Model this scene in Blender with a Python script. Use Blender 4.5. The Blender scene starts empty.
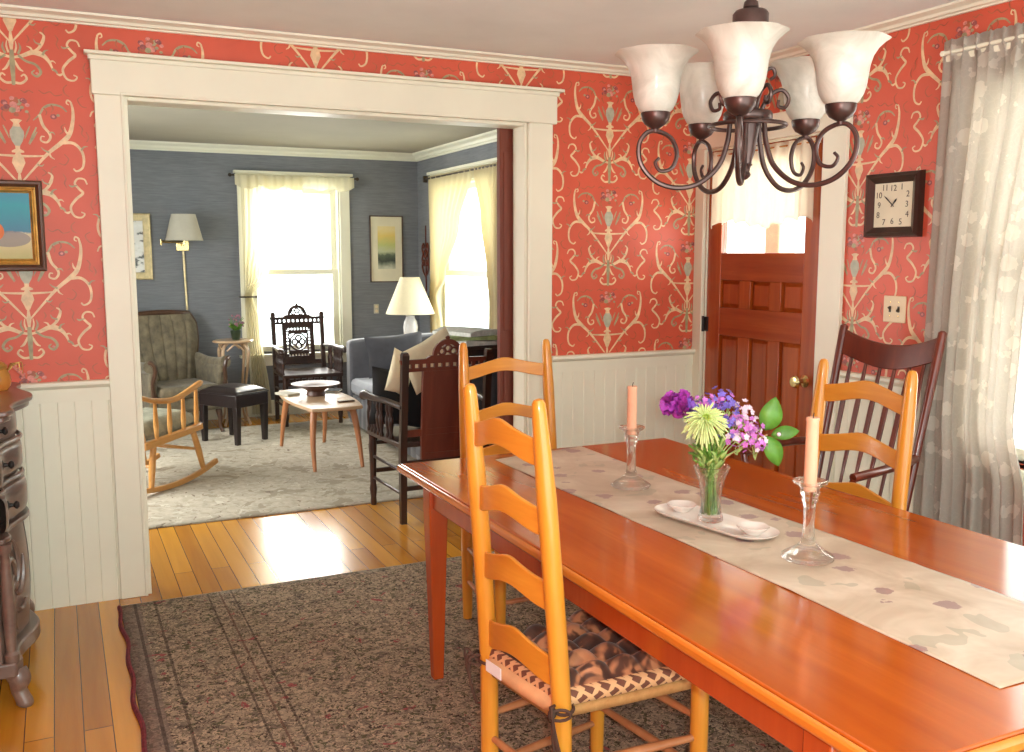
import bpy, math, random
from math import sin, cos, pi, radians
from mathutils import Vector, Matrix
random.seed(7)
C = bpy.context.scene.collection

# ------------------------------------------------------------------ camera
F_PX = 950.0
PITCH = math.atan(122 / F_PX)
YAW = radians(25.5)
EYE = Vector((0, 0, 1.5))
cd = bpy.data.cameras.new('camera')
cd.sensor_width = 36
cd.lens = F_PX / 1024 * 36
cd.clip_start = .05
cam = bpy.data.objects.new('camera', cd)
cam.location = EYE
cam.rotation_euler = (pi / 2 - PITCH, 0, -YAW)
C.objects.link(cam)
bpy.context.scene.camera = cam

# ------------------------------------------------------------------ light and exposure
vs = bpy.context.scene.view_settings
vs.view_transform = 'Standard'
vs.look = 'None'
vs.gamma = 1
vs.use_curve_mapping = False
vs.exposure = 0.1
W = bpy.data.worlds.new('world')
bpy.context.scene.world = W
W.use_nodes = True
wt = W.node_tree                      # hazy sky above, lower half made brighter as added fill for the ceilings
wg = wt.nodes.new('ShaderNodeTexCoord')
wsep = wt.nodes.new('ShaderNodeSeparateXYZ')
wt.links.new(wg.outputs['Generated'], wsep.inputs[0])
wr = wt.nodes.new('ShaderNodeMapRange')
for i_, v_ in ((1, -.06), (2, .06), (3, 4.6), (4, 2.3)):
    wr.inputs[i_].default_value = v_
wt.links.new(wsep.outputs[2], wr.inputs[0])
wb = wt.nodes['Background']
wb.inputs[0].default_value = (.89, 1.0, .97, 1)
wt.links.new(wr.outputs[0], wb.inputs[1])


def area(name, loc, rot, sx, sy, power, col=(1, 1, 1)):
    l = bpy.data.lights.new(name, 'AREA')
    l.shape = 'RECTANGLE'
    l.size = sx
    l.size_y = sy
    l.energy = power
    l.color = col
    o = bpy.data.objects.new(name, l)
    o.location = loc
    o.rotation_euler = rot
    C.objects.link(o)
    return o


# daylight outside the visible windows and half-glazed door, plus an added west fill
area('daylight_north', (2.0, 10.3, 2.5), (-pi / 2 + radians(24), 0, 0), 3.4, 3.4, 620, (1, .98, .93))
area('daylight_east', (4.7, 7.7, 2.5), (0, pi / 2 - radians(24), 0), 3.4, 3.2, 230, (1, .98, .9))
area('fill_west', (-1.9, 6.7, 2.3), (0, -pi / 2 + radians(20), 0), 3.2, 3.2, 440, (1, .99, .95))  # added fill through the unseen left-wall opening, brightens living room floor and walls
area('daylight_door', (4.6, 3.9, 1.9), (0, pi / 2, 0), 2.0, 1.8, 34, (1, .95, .84))
area('daylight_dining', (4.6, 1.8, 1.6), (0, pi / 2, 0), 2.6, 2.2, 110, (1, .98, .92))
# the camera's own flash, a hand's breadth right of the lens
fl = bpy.data.lights.new('flash', 'POINT')
fl.energy = 112
fl.color = (.92, 1, .96)
fl.shadow_soft_size = .014
fo = bpy.data.objects.new('flash', fl)
fo.location = EYE + Vector((cos(YAW), -sin(YAW), 0)) * .065 + Vector((0, 0, .03))
C.objects.link(fo)


# ------------------------------------------------------------------ materials
def L(c):
    o = []
    for x in c[:3]:
        x = x / 255
        o.append(x / 12.92 if x <= .04045 else ((x + .055) / 1.055) ** 2.4)
    return (*o, 1)


class NT:
    def __init__(s, name):
        s.m = bpy.data.materials.new(name)
        s.m.use_nodes = True
        s.t = s.m.node_tree
        s.b = s.t.nodes['Principled BSDF']
        s.out = s.t.nodes['Material Output']

    def n(s, typ, **k):
        nd = s.t.nodes.new(typ)
        for a, b in k.items():
            setattr(nd, a, b)
        return nd

    def l(s, a, b):
        s.t.links.new(a, b)

    def set(s, nd, **k):
        for a, b in k.items():
            nd.inputs[a].default_value = b

    def coord(s, scale=(1, 1, 1), which='Object'):
        tc = s.n('ShaderNodeTexCoord')
        mp = s.n('ShaderNodeMapping')
        mp.inputs['Scale'].default_value = scale
        s.l(tc.outputs[which], mp.inputs['Vector'])
        return mp.outputs[0]

    def noise(s, vec, scale, detail=4, rough=.6, dist=0):
        nd = s.n('ShaderNodeTexNoise')
        s.l(vec, nd.inputs['Vector'])
        nd.inputs['Scale'].default_value = scale
        nd.inputs['Detail'].default_value = detail
        nd.inputs['Roughness'].default_value = rough
        nd.inputs['Distortion'].default_value = dist
        return nd.outputs[0]

    def ramp(s, fac, stops):
        r = s.n('ShaderNodeValToRGB')
        e = r.color_ramp.elements
        while len(e) < len(stops):
            e.new(.5)
        for i, (p, c) in enumerate(stops):
            e[i].position = p
            e[i].color = L(c) if max(c) > 1 else (*c[:3], 1)
        s.l(fac, r.inputs[0])
        return r.outputs[0]

    def mix(s, fac, a, b, mode='MIX'):
        m = s.n('ShaderNodeMix', data_type='RGBA', blend_type=mode)
        for i, x in ((0, fac), (6, a), (7, b)):
            if hasattr(x, 'is_linked') or hasattr(x, 'links'):
                s.l(x, m.inputs[i])
            elif i == 0:
                m.inputs[0].default_value = x
            else:
                m.inputs[i].default_value = L(x)
        return m.outputs[2]

    def math(s, op, a, b=None, c=None):
        m = s.n('ShaderNodeMath', operation=op)
        for i, x in enumerate((a, b, c)):
            if x is None:
                continue
            if hasattr(x, 'links'):
                s.l(x, m.inputs[i])
            else:
                m.inputs[i].default_value = x
        return m.outputs[0]

    def bump(s, h, strength=.3, dist=.01):
        b = s.n('ShaderNodeBump')
        b.inputs['Strength'].default_value = strength
        b.inputs['Distance'].default_value = dist
        s.l(h, b.inputs['Height'])
        s.l(b.outputs[0], s.b.inputs['Normal'])

    def p(s, rough=.5, metal=0, spec=.5, coat=0, coatr=.1, sheen=0):
        s.set(s.b, **{'Roughness': rough, 'Metallic': metal, 'Specular IOR Level': spec,
                      'Coat Weight': coat, 'Coat Roughness': coatr, 'Sheen Weight': sheen})
        return s.m


def plain(name, c, rough=.5, var=.08, scale=6, bump=0, bscale=None, stretch=(1, 1, 1), **k):
    t = NT(name)
    v = t.coord(stretch)
    n = t.noise(v, scale)
    lo = [max(0, x * (1 - var)) for x in c]
    hi = [min(255, x * (1 + var)) for x in c]
    t.l(t.ramp(n, [(.3, lo), (.7, hi)]), t.b.inputs['Base Color'])
    if bump:
        t.bump(t.noise(v, bscale or scale * 6), bump, .005)
    return t.p(rough, **k)


def wood(name, dark, light, axis='z', scale=14, rough=.35, coat=.2, **k):
    t = NT(name)
    st = [1, 1, 1]
    st['xyz'.index(axis)] = .07
    v = t.coord(st)
    n = t.noise(v, scale, 6, .62, .6)
    fine = t.noise(v, scale * 6, 3, .6)
    f = t.math('ADD', t.math('MULTIPLY', n, .8), t.math('MULTIPLY', fine, .2))
    t.l(t.ramp(f, [(.32, dark), (.55, [(a + b) / 2 for a, b in zip(dark, light)]), (.72, light)]), t.b.inputs['Base Color'])
    return t.p(rough, coat=coat, **k)


M = {}
M['white'] = plain('white_paint', (234, 231, 210), .42, .02, 2)
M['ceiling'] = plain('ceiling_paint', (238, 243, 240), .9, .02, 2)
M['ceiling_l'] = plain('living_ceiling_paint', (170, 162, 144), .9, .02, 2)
M['paper'] = plain('red_wallpaper', (206, 90, 66), .42, .05, 2.5, spec=.35)
M['cream_ink'] = plain('cream_print', (222, 190, 148), .45, .09, 30)
M['sage_ink'] = plain('sage_print', (160, 150, 112), .45, .12, 30)
M['brown_ink'] = plain('brown_print', (172, 90, 58), .45, .12, 30)
M['plum_ink'] = plain('plum_print', (140, 70, 66), .45, .25, 60)
M['pink_ink'] = plain('pink_print', (205, 130, 118), .45, .15, 60)
M['pale_ink'] = plain('pale_blue_print', (172, 172, 150), .45, .08, 30)
M['gold'] = plain('gilt', (190, 150, 80), .35, .12, 30, metal=.6)
M['brass'] = plain('brass', (214, 192, 138), .22, .05, 20, metal=1)
M['bronze'] = plain('dark_bronze', (84, 66, 62), .36, .12, 18, metal=.75)
M['black_iron'] = plain('black_iron', (34, 28, 26), .5, .1, 20)
M['champagne'] = plain('pale_gilt', (206, 186, 140), .4, .08, 30, metal=.3)
M['bowlwood'] = wood('dark_bowl_wood', (70, 44, 34), (104, 72, 56), 'x', 10, .5, .1)
M['rodmetal'] = plain('rod_metal', (70, 58, 48), .4, .1, 20, metal=.6)
M['maple'] = wood('honey_maple', (198, 126, 36), (232, 168, 62), 'z', 10, .3, .35)
M['maple_h'] = wood('honey_maple_slat', (194, 120, 34), (226, 160, 58), 'y', 10, .32, .3)
M['maple_d'] = wood('rush_seat', (172, 120, 66), (206, 160, 100), 'y', 30, .8, 0)
M['cherry'] = wood('cherry_table', (148, 64, 12), (198, 104, 28), 'y', 5, .14, .22)
M['cherry_v'] = wood('cherry_leg', (158, 62, 20), (186, 86, 32), 'z', 7, .25, .4)
M['cherry_edge'] = wood('cherry_edge', (184, 100, 30), (216, 136, 50), 'y', 5, .2, .4)
M['mahog'] = wood('mahogany_stain', (74, 24, 12), (122, 48, 24), 'z', 10, .28, .35)
M['doorwood'] = wood('stained_fir_door', (136, 54, 14), (186, 92, 32), 'z', 12, .24, .4)
M['doorwood_h'] = wood('stained_fir_rail', (134, 52, 14), (178, 84, 30), 'y', 12, .24, .4)
M['pocket'] = wood('red_brown_door', (96, 38, 20), (128, 58, 34), 'z', 10, .5, .1)
M['darkwood'] = wood('dark_carved_wood', (38, 22, 16), (68, 38, 26), 'z', 14, .35, .2)
M['redpanel'] = wood('red_brown_panel', (84, 36, 24), (116, 56, 38), 'z', 12, .35, .2)
M['sidewood'] = wood('grey_brown_sideboard', (92, 72, 64), (142, 120, 106), 'y', 8, .28, .3)
M['palewood'] = wood('pale_table_wood', (190, 156, 122), (214, 184, 150), 'y', 10, .3, .3)
M['paleleg'] = wood('pale_leg_wood', (168, 108, 68), (198, 138, 92), 'z', 10, .35, .2)
M['rockwood'] = wood('rocker_maple', (200, 138, 70), (228, 172, 104), 'x', 10, .35, .2)
M['leather'] = plain('black_leather', (36, 27, 26), .3, .12, 20, bump=.15, bscale=120)
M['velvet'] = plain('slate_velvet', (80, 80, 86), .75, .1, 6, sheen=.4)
M['velvet_lit'] = plain('lit_slate_velvet', (132, 136, 146), .75, .08, 6, sheen=.4)  # sofa velvet lightened on the seats, window light put into the colour
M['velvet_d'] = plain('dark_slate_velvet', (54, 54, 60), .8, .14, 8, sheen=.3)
M['sage_up'] = plain('moss_upholstery', (108, 98, 78), .8, .2, 14, bump=.2, bscale=140, sheen=.2)
M['trimwood'] = wood('walnut_trim', (66, 44, 32), (98, 68, 48), 'z', 12, .35, .2)
M['cream_cloth'] = plain('cream_cloth', (226, 216, 184), .85, .05, 8)
M['black_cloth'] = plain('near_black_cloth', (34, 34, 36), .9, .1, 10)
M['shade'] = plain('lamp_shade_fabric', (232, 220, 186), .85, .03, 8)
M['grey_shade'] = plain('grey_shade_fabric', (190, 184, 168), .85, .03, 8)
M['ceramic'] = plain('white_ceramic', (232, 226, 218), .18, .02, 5, coat=.3)
M['paperwhite'] = plain('mat_board', (220, 212, 186), .8, .03, 5)
M['switch'] = plain('almond_plate', (222, 200, 160), .4, .02, 5)
M['candle'] = plain('peach_wax', (238, 184, 150), .5, .04, 8, spec=.3)
M['wick'] = plain('wick', (60, 40, 34), .9)
M['stem'] = plain('stem_green', (92, 132, 46), .5, .2, 30)
M['stem_pale'] = plain('pale_stem_green', (150, 170, 96), .5, .2, 30)
M['twig'] = plain('tan_twig', (186, 150, 100), .5, .1, 30)
M['leaf'] = plain('leaf_green', (84, 136, 44), .4, .15, 20)
M['mum'] = plain('lime_petals', (206, 222, 150), .6, .08, 40)
M['mum_c'] = plain('lime_heart', (176, 200, 84), .6, .1, 40)
M['carn'] = plain('magenta_petals', (170, 60, 172), .6, .16, 40)
M['carn_b'] = plain('violet_petals', (136, 92, 196), .6, .16, 40)
M['viol'] = plain('violet_florets', (122, 104, 200), .6, .15, 40)
M['mauve'] = plain('mauve_florets', (200, 116, 200), .6, .15, 40)
M['blush'] = plain('blush_florets', (232, 206, 222), .6, .08, 40)
M['news'] = plain('newsprint', (206, 206, 198), .85, .08, 40)
M['news_green'] = plain('green_magazine', (150, 166, 110), .6, .2, 18)
M['sage_grey'] = plain('grey_green_cushion', (142, 142, 124), .85, .14, 16, bump=.2, bscale=120)
M['potgreen'] = plain('dark_green_pot', (44, 58, 40), .3, .1, 12)
M['tag'] = plain('white_tag', (236, 234, 232), .8, .01)
M['tan_cloth'] = plain('tan_cushion_back', (214, 164, 116), .85, .06, 14)
M['cord'] = plain('brown_cord', (70, 46, 34), .8, .15, 30)


def m_glass():
    t = NT('clear_glass')
    t.set(t.b, **{'Base Color': (.97, .985, .97, 1), 'Roughness': .03, 'Transmission Weight': 1.0, 'IOR': 1.45})
    tr = t.n('ShaderNodeBsdfTransparent')
    mx = t.n('ShaderNodeMixShader')
    mx.inputs[0].default_value = .28
    t.l(t.b.outputs[0], mx.inputs[1])
    t.l(tr.outputs[0], mx.inputs[2])
    t.l(mx.outputs[0], t.out.inputs[0])
    return t.m


M['glass'] = m_glass()


def m_pane():
    t = NT('window_glass')
    tr = t.n('ShaderNodeBsdfTransparent')
    gl = t.n('ShaderNodeBsdfGlossy')
    gl.inputs['Roughness'].default_value = .02
    mx = t.n('ShaderNodeMixShader')
    mx.inputs[0].default_value = .05
    t.l(tr.outputs[0], mx.inputs[1])
    t.l(gl.outputs[0], mx.inputs[2])
    t.l(mx.outputs[0], t.out.inputs[0])
    return t.m


M['pane'] = m_pane()


def m_sheer(name, col, clear=.3, lace=False):
    t = NT(name)
    di = t.n('ShaderNodeBsdfDiffuse')
    tl = t.n('ShaderNodeBsdfTranslucent')
    tr = t.n('ShaderNodeBsdfTransparent')
    di.inputs[0].default_value = L(col)
    tl.inputs[0].default_value = L(col)
    m1 = t.n('ShaderNodeMixShader')
    m1.inputs[0].default_value = .5
    t.l(di.outputs[0], m1.inputs[1])
    t.l(tl.outputs[0], m1.inputs[2])
    m2 = t.n('ShaderNodeMixShader')
    if lace:
        v = t.coord((1, 1, 1))
        vo = t.n('ShaderNodeTexVoronoi')
        vo.inputs['Scale'].default_value = 11
        t.l(v, vo.inputs['Vector'])
        big = t.math('LESS_THAN', t.math('ADD', vo.outputs['Distance'], t.math('MULTIPLY', t.noise(v, 46, 2), .35)), .52)
        v2 = t.n('ShaderNodeTexVoronoi', feature='DISTANCE_TO_EDGE')
        v2.inputs['Scale'].default_value = 36
        t.l(v, v2.inputs['Vector'])
        web = t.math('LESS_THAN', v2.outputs['Distance'], .05)
        cc = t.mix(big, (206, 199, 188), (221, 214, 203))
        t.l(cc, di.inputs[0])
        t.l(cc, tl.inputs[0])
        solid = t.math('MAXIMUM', big, t.math('MULTIPLY', web, .5))
        t.l(t.math('SUBTRACT', .11, t.math('MULTIPLY', solid, .10)), m2.inputs[0])
    else:
        m2.inputs[0].default_value = clear
    t.l(m1.outputs[0], m2.inputs[1])
    t.l(tr.outputs[0], m2.inputs[2])
    t.l(m2.outputs[0], t.out.inputs[0])
    return t.m


M['sheer'] = m_sheer('cream_sheer', (232, 222, 190), .07)
M['sheer_far'] = m_sheer('pale_sheer', (246, 240, 216), .30)
M['dusk'] = plain('dusky_blooms', (150, 104, 118), .6, .2, 40)
M['lace'] = m_sheer('white_lace', (206, 199, 188), .3, True)
M['doorsheer'] = m_sheer('ivory_valance', (246, 238, 220), .10)
M['doorlace'] = m_sheer('ivory_lace', (240, 226, 196), .25, True)


def m_frost():
    t = NT('alabaster_glass')
    v = t.coord((1, 1, 1))
    c = t.ramp(t.noise(v, 9, 5, .6, 1.5), [(.3, (206, 204, 192)), (.7, (238, 236, 226))])
    t.l(c, t.b.inputs['Base Color'])
    t.b.inputs['Subsurface Weight'].default_value = 0
    tl = t.n('ShaderNodeBsdfTranslucent')
    t.l(c, tl.inputs[0])
    mx = t.n('ShaderNodeMixShader')
    mx.inputs[0].default_value = .35
    t.p(.4, coat=.1)
    t.l(t.b.outputs[0], mx.inputs[1])
    t.l(tl.outputs[0], mx.inputs[2])
    t.l(mx.outputs[0], t.out.inputs[0])
    return t.m


M['frost'] = m_frost()


def m_floor(name, dark, light, rough=.22):
    t = NT(name)
    tc = t.n('ShaderNodeTexCoord')
    mp = t.n('ShaderNodeMapping')
    mp.inputs['Rotation'].default_value = (0, 0, pi / 2)
    t.l(tc.outputs['Object'], mp.inputs['Vector'])
    br = t.n('ShaderNodeTexBrick')
    t.set(br, **{'Color1': (0, 0, 0, 1), 'Color2': (1, 1, 1, 1), 'Mortar': (.5, .5, .5, 1), 'Scale': 1.0, 'Mortar Size': .0016,
                 'Mortar Smooth': 0.0, 'Bias': 0.0, 'Brick Width': 2.3, 'Row Height': .085})
    br.offset = .37
    t.l(mp.outputs[0], br.inputs['Vector'])
    v = t.coord((1, .06, 1))
    n = t.noise(v, 16, 6, .6, .4)
    f = t.math('ADD', t.math('MULTIPLY', n, .55), t.math('MULTIPLY', br.outputs['Color'], .45))
    c = t.ramp(f, [(.2, dark), (.5, [(a + b) / 2 for a, b in zip(dark, light)]), (.8, light)])
    c = t.mix(br.outputs['Fac'], c, (92, 50, 22))
    t.l(c, t.b.inputs['Base Color'])
    return t.p(rough, coat=.25, coatr=.12)


M['floor'] = m_floor('oak_strip_floor', (168, 104, 26), (224, 160, 54))


def m_bluewall():
    t = NT('blue_grasscloth')
    v = t.coord((2.2, 2.2, 34))
    n = t.noise(v, 3, 6, .7)
    n2 = t.noise(t.coord(), 2.2, 3)
    f = t.math('ADD', t.math('MULTIPLY', n, .7), t.math('MULTIPLY', n2, .3))
    t.l(t.ramp(f, [(.3, (102, 105, 112)), (.7, (134, 136, 140))]), t.b.inputs['Base Color'])
    return t.p(.75)


M['blue'] = m_bluewall()


def m_rug(name, base, spots, border=None, scale=26, blotch=False):
    t = NT(name)
    v = t.coord()
    n = t.noise(v, scale * 1.1, 5, .7, .8)
    col = t.ramp(n, base)
    for (sc, th, c, dist) in spots:
        nn = t.noise(v, sc, 3, .55, dist)
        col = t.mix(t.math('GREATER_THAN', nn, th), col, c)
    if border:
        sep = t.n('ShaderNodeSeparateXYZ')
        t.l(v, sep.inputs[0])
        for x0, w_, c in border:
            k = t.math('COMPARE', sep.outputs[0], x0, w_)
            col = t.mix(t.math('MULTIPLY', k, .6), col, c)
    t.l(col, t.b.inputs['Base Color'])
    t.bump(n, .5, .01)
    return t.p(.95, spec=.15)


M['rug'] = m_rug('faded_dark_carpet', [(.3, (88, 78, 70)), (.46, (130, 116, 100)), (.58, (168, 152, 128)), (.75, (118, 105, 90))],
                 [(44, .57, (92, 88, 66), 1.2), (60, .58, (186, 164, 138), 1.5), (16, .66, (150, 84, 82), .8), (52, .60, (70, 56, 50), 1.8)],
                 border=[(.03, .045, (120, 106, 98)), (.055, .006, (60, 48, 44)), (.135, .005, (56, 46, 42)), (.355, .004, (58, 46, 42)), (.455, .004, (58, 46, 42)), (.405, .004, (90, 60, 50))])
M['rug_edge'] = plain('crimson_fringe', (112, 38, 44), .95, .2, 60)
M['rug_end'] = plain('pale_fringe', (176, 150, 116), .95, .1, 60)
M['lrug'] = m_rug('pale_floral_carpet', [(.3, (160, 151, 134)), (.5, (184, 175, 158)), (.7, (200, 191, 174))],
                  [(5, .60, (160, 150, 132), 1.0), (9, .68, (128, 114, 100), 1.4), (16, .70, (136, 118, 108), 1.0), (12, .64, (202, 196, 180), 1.0)], scale=16)


def m_runner():
    t = NT('floral_satin_runner')
    v = t.coord()
    n = t.noise(v, 5, 4, .6, .6)
    col = t.ramp(n, [(.3, (168, 148, 122)), (.5, (190, 173, 149)), (.7, (212, 199, 178))])
    col = t.mix(t.math('MULTIPLY', t.math('GREATER_THAN', t.noise(v, 8, 2, .5, .5), .64), .45), col, (140, 140, 116))
    vo = t.n('ShaderNodeTexVoronoi')
    vo.inputs['Scale'].default_value = 8.2
    t.l(v, vo.inputs['Vector'])
    d = t.math('ADD', vo.outputs['Distance'], t.math('MULTIPLY', t.noise(v, 42, 2), .3))
    col = t.mix(t.math('MULTIPLY', t.math('LESS_THAN', d, .38), .75), col, (134, 98, 102))
    t.l(col, t.b.inputs['Base Color'])
    t.bump(t.noise(v, 7, 2), .25, .01)
    return t.p(.4, sheen=.1, spec=.4)


M['runner'] = m_runner()


def m_lattice():
    t = NT('tan_lattice_side')
    tc = t.n('ShaderNodeTexCoord')
    sep = t.n('ShaderNodeSeparateXYZ')
    t.l(tc.outputs['Object'], sep.inputs[0])
    s_ = t.math('ADD', sep.outputs[0], sep.outputs[1])
    a = t.math('ADD', s_, sep.outputs[2])
    b = t.math('SUBTRACT', s_, sep.outputs[2])
    k = 27.0
    fa = t.math('ABSOLUTE', t.math('SUBTRACT', t.math('FRACT', t.math('MULTIPLY', a, k)), .5))
    fb = t.math('ABSOLUTE', t.math('SUBTRACT', t.math('FRACT', t.math('MULTIPLY', b, k)), .5))
    line = t.math('LESS_THAN', t.math('MINIMUM', fa, fb), .17)
    t.l(t.mix(line, (110, 66, 48), (216, 168, 120)), t.b.inputs['Base Color'])
    return t.p(.8)


M['lattice'] = m_lattice()


def m_tuft():
    t = NT('brown_satin_tufts')
    n = t.noise(t.coord(), 17, 2, .5, .6)
    t.l(t.ramp(n, [(.40, (62, 38, 30)), (.50, (92, 56, 40)), (.58, (190, 128, 88))]), t.b.inputs['Base Color'])
    return t.p(.5, sheen=.2)


M['tuft'] = m_tuft()


# ------------------------------------------------------------------ mesh helpers
class MB:
    def __init__(s):
        s.v = []
        s.f = []
        s.mi = []

    def add(s, vs, fs, m=0):
        o = len(s.v)
        s.v += [tuple(p) for p in vs]
        s.f += [tuple(i + o for i in f) for f in fs]
        s.mi += [m] * len(fs)
        return s

    def box(s, x0, x1, y0, y1, z0, z1, m=0):
        v = [(x, y, z) for z in (z0, z1) for y in (y0, y1) for x in (x0, x1)]
        return s.add(v, [(0, 2, 3, 1), (4, 5, 7, 6), (0, 1, 5, 4), (2, 6, 7, 3), (0, 4, 6, 2), (1, 3, 7, 5)], m)

    def bar(s, a, b, w, h, up=(0, 0, 1), m=0, w2=None, h2=None):
        """rectangular bar from a to b, w across, h along up"""
        a, b = Vector(a), Vector(b)
        d = (b - a).normalized()
        u = Vector(up)
        r = d.cross(u).normalized()
        u = r.cross(d).normalized()
        w2 = w if w2 is None else w2
        h2 = h if h2 is None else h2
        v = []
        for p, ww, hh in ((a, w, h), (b, w2, h2)):
            v += [p - r * ww / 2 - u * hh / 2, p + r * ww / 2 - u * hh / 2, p + r * ww / 2 + u * hh / 2, p - r * ww / 2 + u * hh / 2]
        return s.add(v, [(0, 1, 2, 3), (7, 6, 5, 4), (0, 4, 5, 1), (1, 5, 6, 2), (2, 6, 7, 3), (3, 7, 4, 0)], m)

    def tube(s, pts, r, n=10, m=0, closed=False):
        pts = [Vector(p) for p in pts]
        k = len(pts)
        rs = [r] * k if not hasattr(r, '__len__') else list(r)
        tan = []
        for i in range(k):
            a = pts[(i - 1) % k] if closed or i > 0 else pts[i]
            b = pts[(i + 1) % k] if closed or i < k - 1 else pts[i]
            tan.append((b - a).normalized())
        ref = Vector((0, 0, 1)) if abs(tan[0].z) < .9 else Vector((1, 0, 0))
        nrm = (ref - tan[0] * ref.dot(tan[0])).normalized()
        v = []
        for i in range(k):
            nrm = (nrm - tan[i] * nrm.dot(tan[i]))
            nrm = nrm.normalized() if nrm.length > 1e-6 else tan[i].orthogonal().normalized()
            bi = tan[i].cross(nrm)
            for j in range(n):
                a = 2 * pi * j / n
                v.append(pts[i] + (nrm * cos(a) + bi * sin(a)) * rs[i])
        f = []
        for i in range(k if closed else k - 1):
            for j in range(n):
                a, b = i * n + j, i * n + (j + 1) % n
                c, d = ((i + 1) % k) * n + (j + 1) % n, ((i + 1) % k) * n + j
                f.append((a, b, c, d))
        if not closed:
            f.append(tuple(range(n))[::-1])
            f.append(tuple((k - 1) * n + j for j in range(n)))
        return s.add(v, f, m)

    def lathe(s, prof, n=24, at=(0, 0, 0), m=0, X=None, wob=None):
        """prof = [(r, z)], spun about local z; X is an optional 4x4 matrix"""
        v = []
        for r, z in prof:
            for j in range(n):
                a = 2 * pi * j / n
                rr = r * (1 + (wob(a, z) if wob else 0))
                v.append(Vector((rr * cos(a), rr * sin(a), z)))
        if X is not None:
            v = [X @ p for p in v]
        at = Vector(at)
        v = [p + at for p in v]
        f = []
        for i in range(len(prof) - 1):
            for j in range(n):
                f.append((i * n + j, i * n + (j + 1) % n, (i + 1) * n + (j + 1) % n, (i + 1) * n + j))
        if prof[0][0] > 1e-6:
            f.append(tuple(range(n))[::-1])
        if prof[-1][0] > 1e-6:
            f.append(tuple((len(prof) - 1) * n + j for j in range(n)))
        return s.add(v, f, m)

    def prism(s, poly, fn, m=0):
        """poly = 2-d outline; fn(u, v, side) -> 3-d point for side 0 and 1"""
        k = len(poly)
        v = [fn(u, w, 0) for u, w in poly] + [fn(u, w, 1) for u, w in poly]
        f = [tuple(range(k))[::-1], tuple(range(k, 2 * k))]
        f += [(i, (i + 1) % k, k + (i + 1) % k, k + i) for i in range(k)]
        return s.add(v, f, m)

    def ringprism(s, outer, inner, fn, m=0, closed=True):
        k = len(outer)
        v = [fn(u, w, 0) for u, w in outer] + [fn(u, w, 0) for u, w in inner] + [fn(u, w, 1) for u, w in outer] + [fn(u, w, 1) for u, w in inner]
        f = []
        for i in range(k if closed else k - 1):
            j = (i + 1) % k
            f += [(i, j, k + j, k + i), (2 * k + i, 3 * k + i, 3 * k + j, 2 * k + j), (i, 2 * k + i, 2 * k + j, j), (k + i, k + j, 3 * k + j, 3 * k + i)]
        if not closed:
            f += [(0, k, 3 * k, 2 * k), (k - 1, 3 * k - 1, 4 * k - 1, 2 * k - 1)]
        return s.add(v, f, m)

    def grid(s, fn, nu, nv, m=0):
        v = [fn(i / nu, j / nv) for j in range(nv + 1) for i in range(nu + 1)]
        f = [(j * (nu + 1) + i, j * (nu + 1) + i + 1, (j + 1) * (nu + 1) + i + 1, (j + 1) * (nu + 1) + i) for j in range(nv) for i in range(nu)]
        return s.add(v, f, m)

    def ball(s, c, r, n=10, m=0, sq=(1, 1, 1)):
        k = max(4, n // 2)
        prof = [(sin(pi * i / k) * 1.0, -cos(pi * i / k)) for i in range(k + 1)]
        X = Matrix.Diagonal((r * sq[0], r * sq[1], r * sq[2], 1))
        return s.lathe(prof, n, c, m, X)

    def build(s, name, mats, parent=None, bevel=0, solid=0, sub=0, sharp=38, loc=None):
        me = bpy.data.meshes.new(name)
        me.from_pydata(s.v, [], s.f)
        me.polygons.foreach_set('material_index', s.mi)
        me.polygons.foreach_set('use_smooth', [True] * len(s.f))
        me.validate()
        import bmesh
        bm = bmesh.new()
        bm.from_mesh(me)
        bmesh.ops.remove_doubles(bm, verts=bm.verts, dist=1e-6)
        if not solid:
            bmesh.ops.recalc_face_normals(bm, faces=bm.faces)
        bm.to_mesh(me)
        bm.free()
        me.set_sharp_from_angle(angle=radians(sharp))
        for x in (mats if isinstance(mats, (list, tuple)) else [mats]):
            me.materials.append(M[x])
        o = bpy.data.objects.new(name, me)
        C.objects.link(o)
        if parent:
            o.parent = parent
        if loc:
            o.location = loc
        if bevel:
            b = o.modifiers.new('bevel', 'BEVEL')
            b.width = bevel
            b.segments = 2
            b.limit_method = 'ANGLE'
            b.angle_limit = radians(40)
        if solid:
            b = o.modifiers.new('solid', 'SOLIDIFY')
            b.thickness = solid
        if sub:
            b = o.modifiers.new('sub', 'SUBSURF')
            b.levels = b.render_levels = sub
        return o


def tag(o, label=None, cat=None, group=None, kind=None):
    for k, v in (('label', label), ('category', cat), ('group', group), ('kind', kind)):
        if v:
            o[k] = v
    return o


def thing(name, label, cat, loc=(0, 0, 0), rz=0, group=None):
    o = bpy.data.objects.new(name, None)
    C.objects.link(o)
    o.location = loc
    o.rotation_euler = (0, 0, rz)
    o.empty_display_size = .05
    return tag(o, label, cat, group)


def dup(root, loc, rz, label=None):
    r = root.copy()
    C.objects.link(r)
    r.location = loc
    r.rotation_euler = (0, 0, rz)
    if label:
        r['label'] = label
    for ch in list(root.children):
        c = ch.copy()
        C.objects.link(c)
        c.parent = r
        for g in ch.children:
            d = g.copy()
            C.objects.link(d)
            d.parent = c
    return r


def struct(o):
    o['kind'] = 'structure'
    return o


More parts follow.
